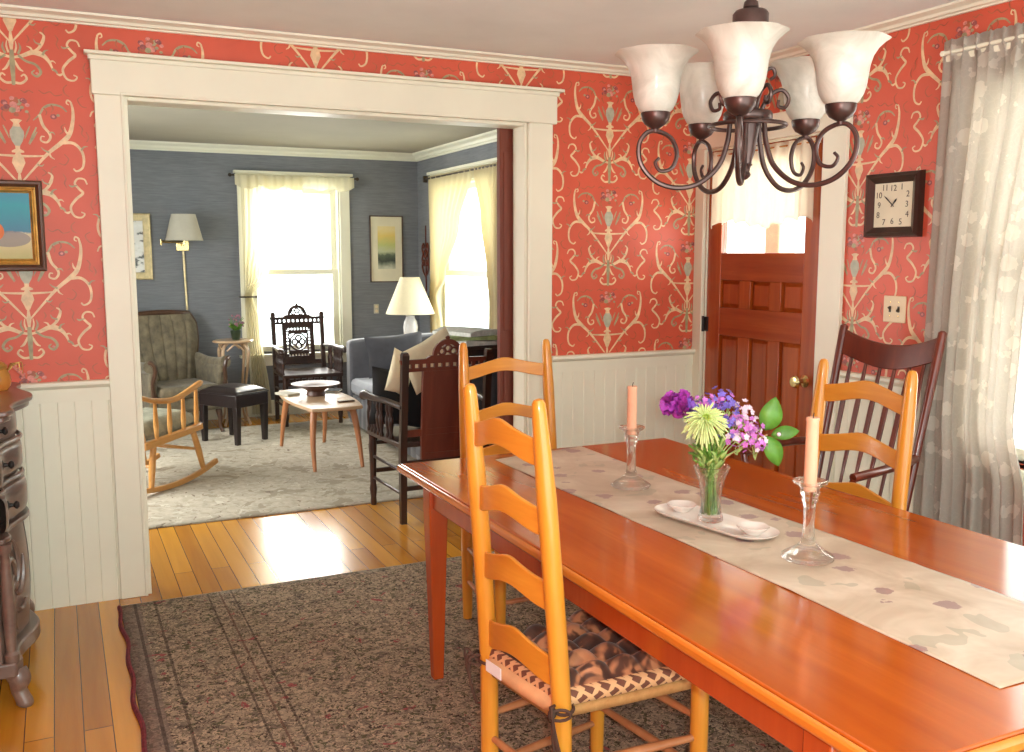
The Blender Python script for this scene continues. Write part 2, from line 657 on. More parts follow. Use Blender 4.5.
def spline(P, n=8):
    """Catmull-Rom through P (any dimension)"""
    Q = [tuple(2 * a - b for a, b in zip(P[0], P[1]))] + list(P) + [tuple(2 * a - b for a, b in zip(P[-1], P[-2]))]
    out = []
    for i in range(1, len(Q) - 2):
        for k in range(n):
            t = k / n
            out.append(tuple(.5 * (2 * b + (c - a) * t + (2 * a - 5 * b + 4 * c - d) * t * t + (3 * b - a - 3 * c + d) * t ** 3)
                             for a, b, c, d in zip(Q[i - 1], Q[i], Q[i + 1], Q[i + 2])))
    out.append(tuple(P[-1]))
    return out

# ================================================================== SETTING
YA, YB = 4.37, 4.495      # dining face and living face of the dividing wall
XR = 3.225                # right wall of both rooms
YF = 8.9                  # far wall of the living room
XL = -.62                 # left wall
ZC = 2.46

m = MB()
m.box(XL - .1, XR + .14, -.9, YF + .1, -.06, 0)
struct(m.build('floor', 'floor'))
m = MB()
m.box(XL - .1, XR + .14, -.9, YA + .06, ZC, ZC + .08)
struct(m.build('ceiling', 'ceiling'))
m = MB()
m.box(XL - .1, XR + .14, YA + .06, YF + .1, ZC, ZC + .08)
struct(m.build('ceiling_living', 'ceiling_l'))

INKS = ['paper', 'cream_ink', 'sage_ink', 'brown_ink', 'plum_ink', 'pink_ink', 'pale_ink', 'blue']
U = .00101
# strokes of half a motif, traced in the units of the pattern: (points, start, middle, end width, ink)
ST = [
    ([(367, 375), (300, 295), (255, 245), (210, 206), (178, 172), (163, 120), (160, 75), (166, 42)], 6, 19, 7, 1),
    ([(166, 42), (178, 36), (182, 48), (173, 54)], 7, 6, 4, 1),
    ([(205, 205), (165, 205), (137, 232), (129, 268), (136, 302), (158, 316), (170, 306)], 13, 10, 6, 1),
    ([(182, 82), (205, 62), (238, 58), (266, 72), (282, 98), (306, 122)], 5, 11, 4, 2),
    ([(283, 98), (272, 140), (252, 168), (248, 188), (262, 206), (282, 200), (280, 184), (268, 184)], 12, 9, 4, 1),
    ([(296, 148), (310, 180), (327, 214)], 5, 9, 3, 2),
    ([(410, 218), (425, 190), (440, 166)], 3, 7, 3, 2),
    ([(367, 430), (330, 420), (292, 404), (258, 412), (236, 436), (222, 470)], 8, 22, 5, 1),
    ([(300, 408), (272, 388), (256, 362), (250, 336), (264, 324)], 9, 13, 5, 1),
    ([(345, 420), (318, 440), (286, 450), (268, 476), (282, 496), (300, 484), (290, 472)], 8, 11, 5, 2),
    ([(360, 440), (344, 470), (330, 480)], 8, 10, 4, 1),
    ([(367, 524), (340, 526), (320, 508), (328, 492), (340, 500)], 10, 9, 5, 1),
    ([(228, 462), (214, 470), (204, 486)], 8, 9, 3, 2),
    ([(122, 368), (132, 348), (156, 346), (168, 366), (152, 388), (140, 404), (166, 428), (188, 462), (176, 496), (150, 502), (137, 488), (150, 480)], 6, 11, 5, 1),
    ([(188, 478), (200, 484), (212, 480)], 6, 10, 3, 1),
    ([(160, 372), (180, 378), (190, 372)], 4, 8, 3, 2),
    ([(120, 560), (140, 575), (128, 600), (108, 606)], 3, 5, 3, 3),
    ([(200, 250), (186, 270), (200, 292), (222, 286)], 3, 5, 3, 3),
    ([(196, 560), (222, 566), (240, 552), (262, 560), (280, 548)], 3, 5, 3, 3),
    ([(286, 310), (270, 326), (286, 340)], 3, 5, 3, 3),
    ([(190, 130), (206, 142), (200, 160), (214, 172)], 3, 6, 3, 3),
    ([(330, 130), (318, 110), (322, 92)], 3, 7, 3, 3),
    ([(104, 430), (112, 452), (104, 470)], 3, 6, 3, 3),
    ([(178, 172), (190, 160), (194, 142)], 9, 8, 2, 1),
    ([(255, 245), (250, 262), (236, 272)], 8, 7, 2, 1),
    ([(255, 245), (272, 238), (284, 226)], 7, 6, 2, 2),
    ([(300, 295), (286, 300), (276, 292)], 6, 6, 2, 2),
    ([(137, 232), (126, 218), (112, 216)], 7, 6, 2, 2),
    ([(258, 412), (250, 396), (236, 390)], 9, 7, 2, 2),
    ([(236, 436), (222, 432), (212, 440)], 8, 6, 2, 1),
    ([(292, 404), (300, 388), (314, 382)], 8, 7, 2, 1),
    ([(262, 372), (280, 366), (288, 352)], 7, 6, 2, 2),
    ([(345, 415), (336, 392), (340, 372)], 9, 8, 3, 2),
    ([(356, 412), (350, 388), (352, 366)], 7, 7, 3, 1),
    ([(238, 58), (232, 74), (240, 88)], 6, 6, 2, 3),
    ([(266, 72), (256, 86), (260, 100)], 6, 5, 2, 3),
    ([(252, 168), (238, 166), (230, 176)], 7, 6, 2, 2),
    ([(320, 146), (330, 170), (340, 196)], 4, 7, 2, 2),
    ([(176, 520), (190, 536), (186, 556), (170, 566)], 3, 6, 3, 3),
    ([(140, 130), (128, 146), (132, 166), (120, 180)], 3, 6, 3, 3),
    ([(232, 300), (246, 306), (252, 322), (244, 336)], 3, 6, 3, 3),
    ([(300, 560), (316, 552), (330, 560), (344, 552)], 3, 6, 3, 3),
    ([(310, 340), (304, 356), (312, 370)], 3, 6, 3, 3),
    ([(210, 330), (200, 346), (206, 366), (198, 384)], 3, 6, 3, 3),
]
MID = [   # strokes on the axis
    ([(262, 258), (300, 262), (367, 264), (434, 262), (472, 258)], 5, 10, 5, 1),
    ([(367, 330), (367, 372), (367, 410)], 8, 18, 6, 1),
    ([(367, 400), (367, 440), (367, 480), (367, 535)], 14, 20, 12, 2),
]
random.seed(3)
BLOB = []
for _ in range(30):
    a, r_ = random.uniform(0, 2 * pi), 46 * math.sqrt(random.random())
    BLOB.append((367 + r_ * cos(a), 76 + r_ * .8 * sin(a), random.uniform(7, 15), random.choice([4, 4, 5, 2, 3, 4, 5])))
BLOB += [(232, 104, 13, 4), (232, 104, 6, 5), (502, 104, 13, 4), (502, 104, 6, 5), (215, 98, 7, 2), (519, 98, 7, 2),
         (282, 484, 6, 5), (452, 484, 6, 5), (210, 206, 10, 1), (524, 206, 10, 1)]


def ribbon(pts, w0, wm, w1):
    q = spline([(x, y) for x, y in pts], 5)
    k = len(q)
    out = []
    for i, (x, y) in enumerate(q):
        a, b = q[max(0, i - 1)], q[min(k - 1, i + 1)]
        d = Vector((b[0] - a[0], b[1] - a[1]))
        d = d.normalized() if d.length else Vector((1, 0))
        t = i / (k - 1)
        w = (w0 + (wm - w0) * t * 2 if t < .5 else wm + (w1 - wm) * (t - .5) * 2) * .5
        out.append(((x - d.y * w, y + d.x * w), (x + d.y * w, y - d.x * w)))
    return out


RIB = []
for P_, a, b, c, ink in ST:
    r0 = ribbon(P_, a, b, c)
    RIB.append((r0, ink))
    RIB.append(([((734 - p[0], p[1]), (734 - q[0], q[1])) for p, q in r0], ink))
for P_, a, b, c, ink in MID:
    RIB.append((ribbon(P_, a, b, c), ink))
VASE = [(7, 120), (22, 124), (10, 136), (14, 150), (25, 166), (26, 184), (19, 206), (9, 224), (8, 236), (22, 244), (22, 250), (8, 252),
        (20, 272), (24, 290), (14, 312), (7, 330)]


def paper(mb, cols, inside, fn):
    """prints the motif at every (u, v) of cols; fn(u, v, lift) -> point on the wall"""
    for cu, cv in cols:
        lay = [0]

        def put(poly, ink, lift):
            q = [(cu + (x - 367) * U, cv + (190 - y) * U) for x, y in poly]
            if all(inside(*p) for p in q):
                mb.add([fn(p[0], p[1], lift) for p in q], [tuple(range(len(q)))], ink)
        for i, (r0, ink) in enumerate(RIB):
            for k in range(len(r0) - 1):
                put((r0[k][0], r0[k + 1][0], r0[k + 1][1], r0[k][1]), ink, .0006 + .00001 * i)
        for k in range(len(VASE) - 1):
            (a, y0), (b, y1) = VASE[k], VASE[k + 1]
            put(((367 - a, y0), (367 + a, y0), (367 + b, y1), (367 - b, y1)), 6 if 3 <= k <= 6 else 1, .0013)
        for i, (x, y, r_, ink) in enumerate(BLOB):
            put([(x + r_ * cos(j * pi / 3.5 + i), y + r_ * .85 * sin(j * pi / 3.5 + i)) for j in range(7)], ink, .0014 + .00001 * i)


# ---- dividing wall with the wide cased opening
OX0, OX1, OZ = .290, 2.166, 2.150
m = MB()
for x0, x1, z0, z1 in ((XL - .1, OX0, 0, ZC), (OX0, OX1, OZ, ZC), (OX1, XR + .02, 0, ZC)):
    m.box(x0, x1, YA, YB - .004, z0, z1, 0)
    m.box(x0, x1, YB - .004, YB, z0, z1, 7)
cols = []
for k in range(-1, 6):
    cu = 2.65 - .515 * (k - 1)
    if cu > .62:
        cols += [(cu, 2.215 - .535 * (j + (.5 if (k - 1) % 2 else 0))) for j in range(-1, 3)]
for k in range(-2, 2):
    cu = -.112 + .52 * k
    cols += [(cu, 1.965 - .55 * (j + (.5 if k % 2 else 0))) for j in range(-1, 3)]


def in_a(x, z):
    if not (XL < x < XR - .002 and .96 < z < ZC):
        return False
    if OX0 - .1 < x < OX1 + .1 and z < OZ + .1:
        return False
    return True


paper(m, [c for c in cols if c[0] < .5], lambda x, z: in_a(x, z) and x < .64, lambda u, v, h: (u, YA - h, v))
paper(m, [c for c in cols if c[0] > .5], lambda x, z: in_a(x, z) and x > .64, lambda u, v, h: (u, YA - h, v))
struct(m.build('wall_back', INKS))

# ---- right wall of the dining room: door and window openings
DY0, DY1, DZ = 3.407, 4.293, 2.06
WY0, WY1, WZ0, WZ1 = 1.25, 2.62, .72, 2.14
m = MB()
for y0, y1, z0, z1 in ((DY1, YB, 0, ZC), (DY0, DY1, DZ, ZC), (WY1, DY0, 0, ZC), (WY0, WY1, 0, WZ0), (WY0, WY1, WZ1, ZC), (-.9, WY0, 0, ZC)):
    m.box(XR, XR + .13, y0, y1, z0, z1, 0)
cols = []
for k in range(-2, 4):
    cu = 2.68 - .52 * k
    cols += [(cu, 2.235 - .535 * (j + (.5 if k % 2 else 0))) for j in range(-1, 3)]


def in_b(u, z):
    y = -u
    if not (1.0 < y < YA - .002 and .96 < z < ZC):
        return False
    if DY0 - .05 < y and z < DZ + .04:
        return False
    if WY0 - .03 < y < WY1 + .03 and z < WZ1 + .03:
        return False
    return True


paper(m, [(-u, v) for u, v in cols], in_b, lambda u, v, h: (XR - h, -u, v))
struct(m.build('wall_right', INKS))

m = MB()
m.box(XL - .1, XL, -.9, YA, 0, ZC)
struct(m.build('wall_left', 'paper'))
m = MB()
LW = (5.5, 7.6, .55, 2.13)      # unseen opening added in the living room's left wall to let fill light in
m.box(XL - .1, XL, YB, LW[0], 0, ZC)
m.box(XL - .1, XL, LW[1], YF, 0, ZC)
m.box(XL - .1, XL, LW[0], LW[1], 0, LW[2])
m.box(XL - .1, XL, LW[0], LW[1], LW[3], ZC)
struct(m.build('wall_living_left', 'blue'))

# ---- living room far wall and right wall with windows
FW = (1.60, 2.44, .60, 2.12)     # far window opening x0 x1 z0 z1
RW = (6.98, 8.39, .60, 2.13)     # right window opening y0 y1 z0 z1
m = MB()
m.box(XL - .1, FW[0], YF, YF + .13, 0, ZC)
m.box(FW[1], XR + .13, YF, YF + .13, 0, ZC)
m.box(FW[0], FW[1], YF, YF + .13, 0, FW[2])
m.box(FW[0], FW[1], YF, YF + .13, FW[3], ZC)
struct(m.build('wall_living_back', 'blue'))
m = MB()
m.box(XR, XR + .13, YB, RW[0], 0, ZC)
m.box(XR, XR + .13, RW[1], YF, 0, ZC)
m.box(XR, XR + .13, RW[0], RW[1], 0, RW[2])
m.box(XR, XR + .13, RW[0], RW[1], RW[3], ZC)
struct(m.build('wall_living_right', 'blue'))

# ---- crown mouldings (a stepped profile swept along straight runs)
CROWN = [(0, -.034), (.010, -.034), (.012, -.028), (.022, -.026), (.026, -.016), (.040, -.010), (.046, -.008), (.048, 0), (0, 0)]
CROWN = [(d * 1.35, z * 1.1 - .0) for d, z in CROWN]


def sweep(mb, prof, a, b, nrm, mtr0=0, mtr1=0):
    """profile (d, z) swept from a to b; d is out from the wall along nrm; mtr: mitre shift along the run per unit d"""
    a, b, nrm = Vector(a), Vector(b), Vector(nrm)
    t = (b - a).normalized()
    k = len(prof)
    v = [a + nrm * d + Vector((0, 0, z)) + t * d * mtr0 for d, z in prof] + [b + nrm * d + Vector((0, 0, z)) - t * d * mtr1 for d, z in prof]
    f = [(i, (i + 1) % k, k + (i + 1) % k, k + i) for i in range(k)] + [tuple(range(k))[::-1], tuple(range(k, 2 * k))]
    mb.add(v, f)


m = MB()
sweep(m, CROWN, (XL, YA, ZC), (XR, YA, ZC), (0, -1, 0), 0, 1)
sweep(m, CROWN, (XR, YA, ZC), (XR, -.8, ZC), (-1, 0, 0), 1, 0)
struct(m.build('trim_1', 'white'))
CR2 = [(d * 1.2, z * 1.9) for d, z in CROWN]
m = MB()
sweep(m, CR2, (XL, YF, ZC), (XR, YF, ZC), (0, -1, 0), 0, 1)
sweep(m, CR2, (XR, YF, ZC), (XR, YB, ZC), (-1, 0, 0), 1, 0)
struct(m.build('trim_2', 'white'))

# ---- opening casing: legs, head board with cheeks, cap, jamb lining, inner bead
m = MB()
m.box(.178, OX0, YA - .024, YA, 0, OZ)
m.box(OX1, 2.302, YA - .024, YA, 0, OZ)
m.box(.170, 2.324, YA - .030, YA, OZ, 2.298)
m.box(.162, 2.332, YA - .040, YA, 2.286, 2.304)
m.box(.148, 2.350, YA - .062, YA, 2.304, 2.318)
m.box(OX0, OX0 + .016, YA - .006, YB, 0, OZ)
m.box(OX1 - .016, OX1, YA - .006, YB, 0, OZ)
m.box(OX0 + .016, OX1 - .016, YA - .006, YB, OZ - .016, OZ)
m.box(OX0 - .012, OX0, YA - .029, YA - .02, 0, OZ + .012)
m.box(OX1, OX1 + .012, YA - .029, YA - .02, 0, OZ + .012)
m.box(OX0 - .012, OX1 + .012, YA - .035, YA - .02, OZ, OZ + .012)
m.box(.178, OX0, YB, YB + .02, 0, OZ)
m.box(OX1, 2.302, YB, YB + .02, 0, OZ)
m.box(.178, 2.302, YB, YB + .02, OZ, 2.28)
struct(m.build('trim_3', 'white', bevel=.003))

# ---- bead-board wainscot with its cap rail
BP = .0655


def beadboard(mb, u0, u1, z1, fn):
    prof = []
    u = u0
    while u < u1 - 1e-6:
        e = min(u + BP, u1)
        for du, d in ((0, .012), (.0025, .0095), (.005, .012), (.010, .0128), (.015, .012)):
            if u + du < e:
                prof.append((u + du, d))
        u = e
    prof.append((u1, .012))
    for i in range(len(prof) - 1):
        (a, d), (b, e) = prof[i], prof[i + 1]
        mb.add([fn(a, d, 0), fn(b, e, 0), fn(b, e, z1), fn(a, d, z1)], [(0, 1, 2, 3)])
    (a, d), (b, e) = prof[0], prof[-1]
    mb.add([fn(a, 0, 0), fn(a, d, 0), fn(a, d, z1), fn(a, 0, z1)], [(0, 1, 2, 3)])
    mb.add([fn(b, 0, 0), fn(b, e, 0), fn(b, e, z1), fn(b, 0, z1)], [(0, 1, 2, 3)])


RAIL = [(0, -.088), (.017, -.088), (.019, -.032), (.030, -.026), (.038, -.016), (.038, -.004), (.034, 0), (0, 0)]
m = MB()
beadboard(m, XL, .178, .90, lambda u, d, z: (u, YA - d, z))
beadboard(m, 2.302, XR, .90, lambda u, d, z: (u, YA - d, z))
sweep(m, RAIL, (XL, YA, .972), (.178, YA, .972), (0, -1, 0))
sweep(m, RAIL, (2.302, YA, .972), (XR, YA, .972), (0, -1, 0))
struct(m.build('trim_4', 'white', sharp=25))
m = MB()
beadboard(m, -.8, WY0 - .11, .90, lambda u, d, z: (XR - d, u, z))
beadboard(m, WY1 + .11, DY0 - .145, .90, lambda u, d, z: (XR - d, u, z))
sweep(m, RAIL, (XR, DY0 - .145, .972), (XR, WY1 + .11, .972), (-1, 0, 0))
sweep(m, RAIL, (XR, WY0 - .11, .972), (XR, -.8, .972), (-1, 0, 0))
struct(m.build('trim_5', 'white', sharp=25))
# living room base boards
m = MB()
m.box(XL, XR, YF - .018, YF, 0, .13)
m.box(XL, XR, YF - .026, YF, .13, .145)
struct(m.build('baseboard_back', 'white', bevel=.002))
m = MB()
m.box(XR - .018, XR, YB + .12, YF - .026, 0, .13)
m.box(XR - .026, XR, YB + .12, YF - .026, .13, .145)
struct(m.build('baseboard_right', 'white', bevel=.002))

# ---- entry door: casing, leaf with glass, raised panels, knob, hinge
m = MB()
m.box(XR - .022, XR, DY1, YA - .002, 0, DZ + .04)
m.box(XR - .022, XR, DY0 - .145, DY0, 0, DZ + .04)
m.box(XR - .026, XR, DY0 - .16, YA - .002, DZ, DZ + .12)
m.box(XR, XR + .05, DY0 - .0, DY0 + .012, 0, DZ)
m.box(XR, XR + .05, DY1 - .012, DY1, 0, DZ)
m.box(XR, XR + .05, DY0 + .012, DY1 - .012, DZ - .012, DZ)
struct(m.build('trim_6', 'white', bevel=.003))
d1 = bpy.data.objects.new('door_1', None)
C.objects.link(d1)
d1.location = (XR + .006, (DY0 + DY1) / 2, 0)
struct(d1)
yc = (DY0 + DY1) / 2


def dl(y0, y1, z0, z1, x0=0, x1=.042):
    return (x0, x1, y0 - yc, y1 - yc, z0, z1)


GY0, GY1, GZ0, GZ1 = 3.532, 4.166, 1.505, 1.96
m = MB()
for q in (dl(DY0 + .013, 3.532, .01, DZ - .013), dl(4.166, DY1 - .013, .01, DZ - .013)):
    m.box(*q)
PN = [(3.536, 3.686), (3.769, 3.917), (4.006, 4.166)]
for a, b in ((3.686, 3.769), (3.917, 4.006)):
    m.box(*dl(a, b, 1.215, 1.361))
    m.box(*dl(a, b, .22, 1.065))
m.build('stiles', 'doorwood', d1, bevel=.003)
m = MB()
for z0, z1 in ((.01, .22), (1.065, 1.215), (1.361, GZ0), (GZ1, DZ - .013)):
    m.box(*dl(3.532, 4.166, z0, z1, .0, .042))
m.build('rails', 'doorwood_h', d1, bevel=.003)
for a, b in PN:
    for z0, z1 in ((1.215, 1.361), (.22, 1.065)):
        m = MB()
        a_, b_ = a - yc, b - yc
        for q0, q1, w_ in ((.020, .010, .022),):
            o_ = [(a_, z0), (b_, z0), (b_, z1), (a_, z1)]
            i_ = [(a_ + w_, z0 + w_), (b_ - w_, z0 + w_), (b_ - w_, z1 - w_), (a_ + w_, z1 - w_)]
            v = [(.024, y, z) for y, z in o_] + [(.020, y, z) for y, z in [(a_ + .01, z0 + .01), (b_ - .01, z0 + .01), (b_ - .01, z1 - .01), (a_ + .01, z1 - .01)]] + [(.011, y, z) for y, z in i_]
            f = [(0, 1, 5, 4), (1, 2, 6, 5), (2, 3, 7, 6), (3, 0, 4, 7), (4, 5, 9, 8), (5, 6, 10, 9), (6, 7, 11, 10), (7, 4, 8, 11), (8, 9, 10, 11)]
            m.add(v, f)
        m.box(.024, .030, a_, b_, z0, z1)
        m.build('panel', 'doorwood', d1, sharp=10)
m = MB()
m.box(.018, .022, GY0 - yc, GY1 - yc, GZ0, GZ1)
m.build('pane', 'pane', d1)
m = MB()
R90 = Matrix.Rotation(-pi / 2, 4, 'Y')
m.lathe([(.0, .0), (.030, .0), (.031, .004), (.022, .010), (.011, .014), (.010, .034), (.018, .040), (.029, .050), (.031, .062), (.024, .074), (.0, .078)], 20, (0, 3.492 - yc, .892), 0, R90)
m.build('knob', 'brass', d1)
m = MB()
m.tube([(-.012, DY1 - yc, 1.075), (-.012, DY1 - yc, 1.160)], .008, 10)
m.box(-.006, 0, DY1 - yc - .034, DY1 - yc + .0, 1.078, 1.157)
m.build('hinge', 'black_iron', d1)

# ---- brown sliding door, its edge standing out of the wall at the right of the opening
m = MB()
m.box(2.086, 2.40, YB + .024, YB + .062, .012, 2.20, 0)
m.box(2.105, 2.36, YB + .018, YB + .024, .25, .95, 0)
m.box(2.105, 2.36, YB + .018, YB + .024, 1.10, 2.02, 0)
struct(m.build('door_2', 'pocket', bevel=.004))


# ---- windows
def window(name, X, w, z0, z1, rail, depth=.13, nose=.06):
    """X maps (u along the wall, d outward, z) with u from 0 to w"""
    e = bpy.data.objects.new(name, None)
    C.objects.link(e)
    e.matrix_world = X
    struct(e)
    g = MB()
    cw = .095
    g.box(-cw, 0, -.022, 0, z0 - .02, z1)
    g.box(w, w + cw, -.022, 0, z0 - .02, z1)
    g.box(-cw - .01, w + cw + .01, -.026, 0, z1, z1 + .10)
    g.box(-cw - .03, w + cw + .03, -.05, 0, z1 + .10, z1 + .125)
    g.box(0, .015, 0, depth, z0, z1)
    g.box(w - .015, w, 0, depth, z0, z1)
    g.box(.015, w - .015, 0, depth, z1 - .015, z1)
    g.build('window_casing', 'white', e, bevel=.003)
    g = MB()
    g.box(-cw - .03, w + cw + .03, -nose, depth, z0 - .045, z0 - .02)
    g.box(-cw, w + cw, -.02, 0, z0 - .13, z0 - .045)
    g.box(0, w, 0, depth, z0 - .02, z0)
    g.build('window_sill', 'white', e, bevel=.003)
    for a, b, d in ((z0, rail + .02, .05), (rail - .02, z1 - .015, .09)):
        g = MB()
        s_ = .05
        g.box(.015, .015 + s_, d, d + .035, a, b)
        g.box(w - .015 - s_, w - .015, d, d + .035, a, b)
        g.box(.015 + s_, w - .015 - s_, d, d + .035, a, a + s_ * .9)
        g.box(.015 + s_, w - .015 - s_, d, d + .035, b - s_ * .9, b)
        so = g.build('sash', 'white', e, bevel=.003)
        g = MB()
        g.box(.015 + s_, w - .015 - s_, d + .015, d + .019, a + s_ * .9, b - s_ * .9)
        g.build('pane', 'pane', so)
    return e


window('window_1', Matrix.Translation((FW[0], YF, 0)), FW[1] - FW[0], FW[2], FW[3], 1.335)
window('window_2', Matrix.Translation((XR, RW[1], 0)) @ Matrix.Rotation(-pi / 2, 4, 'Z'), RW[1] - RW[0], RW[2], RW[3], 1.33)
window('added_window', Matrix.Translation((XL, LW[0], 0)) @ Matrix.Rotation(pi / 2, 4, 'Z'), LW[1] - LW[0], LW[2], LW[3], 1.34, depth=.1)  # sashes for the added, unseen fill opening
window('window_3', Matrix.Translation((XR, WY1, 0)) @ Matrix.Rotation(-pi / 2, 4, 'Z'), WY1 - WY0, WZ0, WZ1, 1.43, nose=.024)

# something to see through the door glass: a porch post and rail
t = struct(thing('porch_post', None, None, (3.75, 4.30, 0)))
m = MB()
m.box(-.06, .06, -.06, .06, 0, 2.5)
m.build('shaft', 'cream_cloth', t, bevel=.01)
m = MB()
m.box(-.08, .08, -.08, .08, 2.5, 2.6)
m.build('capital', 'cream_cloth', t, bevel=.005)

# ================================================================== DINING ROOM
# ---- carpet under the table
RX0, RX1, RY0, RY1 = .17, 2.95, -.45, 4.235
t = thing('area_rug', 'dark faded plum and olive patterned carpet under the dining table', 'rug', (RX0, RY0, 0))
m = MB()


def rugz(u, v):
    return ((RX1 - RX0) * u, (RY1 - RY0) * v, .009 + .0012 * sin(u * 40) * sin(v * 53))


m.grid(rugz, 60, 90)
m.build('pile', 'rug', t, solid=.0075)
m = MB()
pts = [(-.006 - .006 * sin(k * .9) - .004 * sin(k * .37), (RY1 - RY0) * k / 90, .006) for k in range(91)]
m.tube(pts, .009, 6)
m.build('side_binding', 'rug_edge', t)
m = MB()
m.tube([((RX1 - RX0) * k / 40, RY1 - RY0 + .003, .005) for k in range(41)], .005, 6)
m.build('end_binding', 'rug_end', t)

# ---- dining table
TX0, TX1, TY0, TY1, TZ = 1.070, 2.235, .925, 3.215, .75
TC = ((TX0 + TX1) / 2, (TY0 + TY1) / 2)
t = thing('dining_table', 'long polished red-orange cherry dining table with square tapered legs', 'table', (TC[0], TC[1], 0))
hx, hy = (TX1 - TX0) / 2, (TY1 - TY0) / 2
m = MB()
m.box(-hx + .012, hx - .012, -hy + .012, hy - .012, TZ - .026, TZ, 0)
tt = m.build('tabletop', 'cherry', t, bevel=.004)
m = MB()
EP = [(-hx, -hy), (hx, -hy), (hx, hy), (-hx, hy)]
EI = [(-hx + .016, -hy + .016), (hx - .016, -hy + .016), (hx - .016, hy - .016), (-hx + .016, hy - .016)]
m.ringprism(EP, EI, lambda u, v, s: (u, v, TZ - .030 if s else TZ - .004))
m.build('edge_band', 'cherry_edge', t, bevel=.008)
ax, ay, az0 = hx - .058, hy - .205, .635
m = MB()
for x in (-ax, ax):
    m = MB()
    m.box(x - .011, x + .011, -ay + .028, ay - .028, az0, TZ - .028)
    m.build('side_apron', 'cherry_v', t, bevel=.004)
for y in (-ay, ay):
    m = MB()
    m.box(-ax + .028, ax - .028, y - .011, y + .011, az0, TZ - .028)
    m.build('end_apron', 'cherry_v', t, bevel=.004)
for x in (-1, 1):
    for y in (-1, 1):
        m = MB()
        cx, cy = x * (ax - .012), y * (ay - .005)
        w0, w1 = .034, .019
        m.bar((cx, cy, TZ - .028), (cx, cy, az0 - .01), w0 * 2, w0 * 2, (0, 1, 0))
        m.bar((cx, cy, az0 - .01), (cx, cy, .0112), w0 * 2, w0 * 2, (0, 1, 0), 0, w1 * 2, w1 * 2)
        m.build('leg', 'cherry_v', t, bevel=.005)

# ---- runner
m = MB()


def runner_pt(u, v):
    x0 = 1.440 + .010 * sin(v * 5.1) - .014 * v * v * 0
    x1 = 1.842 + .012 * sin(v * 4.3 + 1)
    y = 1.05 + (3.115 - 1.05) * v + .075 * u * v
    x = x0 + (x1 - x0) * u - .012 * v
    z = TZ + .0022 + .0014 * (math.exp(-((v - .26) / .012) ** 2) + math.exp(-((v - .62) / .014) ** 2)) + .0006 * sin(u * 9 + v * 31)
    return (x - TC[0], y - TC[1], z)


m.grid(runner_pt, 30, 120)
o = m.build('table_runner', 'runner', solid=.0015, loc=(TC[0], TC[1], 0))
tag(o, 'beige satin table runner with faded purple flowers along the cherry table', 'table runner')


# ---- ladder-back chairs; local +x is forward, origin on the floor under the seat centre
def slat(m, x, ya, yb, z, h, bow=.022):
    """bowed slat between the posts with the wavy cupid's-bow outline"""
    n = 20
    vs, fs = [], []
    for i in range(n + 1):
        s_ = i / n
        y = ya + (yb - ya) * s_
        k = abs(2 * s_ - 1)
        c = (1 - k) if k > .18 else (1 - .18 * .5 - .5 * k * k / .18)
        top = z + h * .46 + .036 * c ** 1.3
        bot = z - h * .50 + .028 * (.5 - .5 * cos(2 * pi * s_)) ** 1.0
        xb = x - bow * (1 - (2 * s_ - 1) ** 2)
        for d in (-.005, .005):
            vs += [(xb + d, y, bot), (xb + d, y, top)]
    for i in range(n):
        a, b = 4 * i, 4 * i + 4
        fs += [(a, b, b + 1, a + 1), (a + 2, a + 3, b + 3, b + 2), (a + 1, b + 1, b + 3, a + 3), (a, a + 2, b + 2, b)]
    fs += [(0, 1, 3, 2), (4 * n, 4 * n + 2, 4 * n + 3, 4 * n + 1)]
    m.add(vs, fs)


def post_x(z):
    return -.196 - .062 * max(0, (z - .42) / .75) ** 1.15


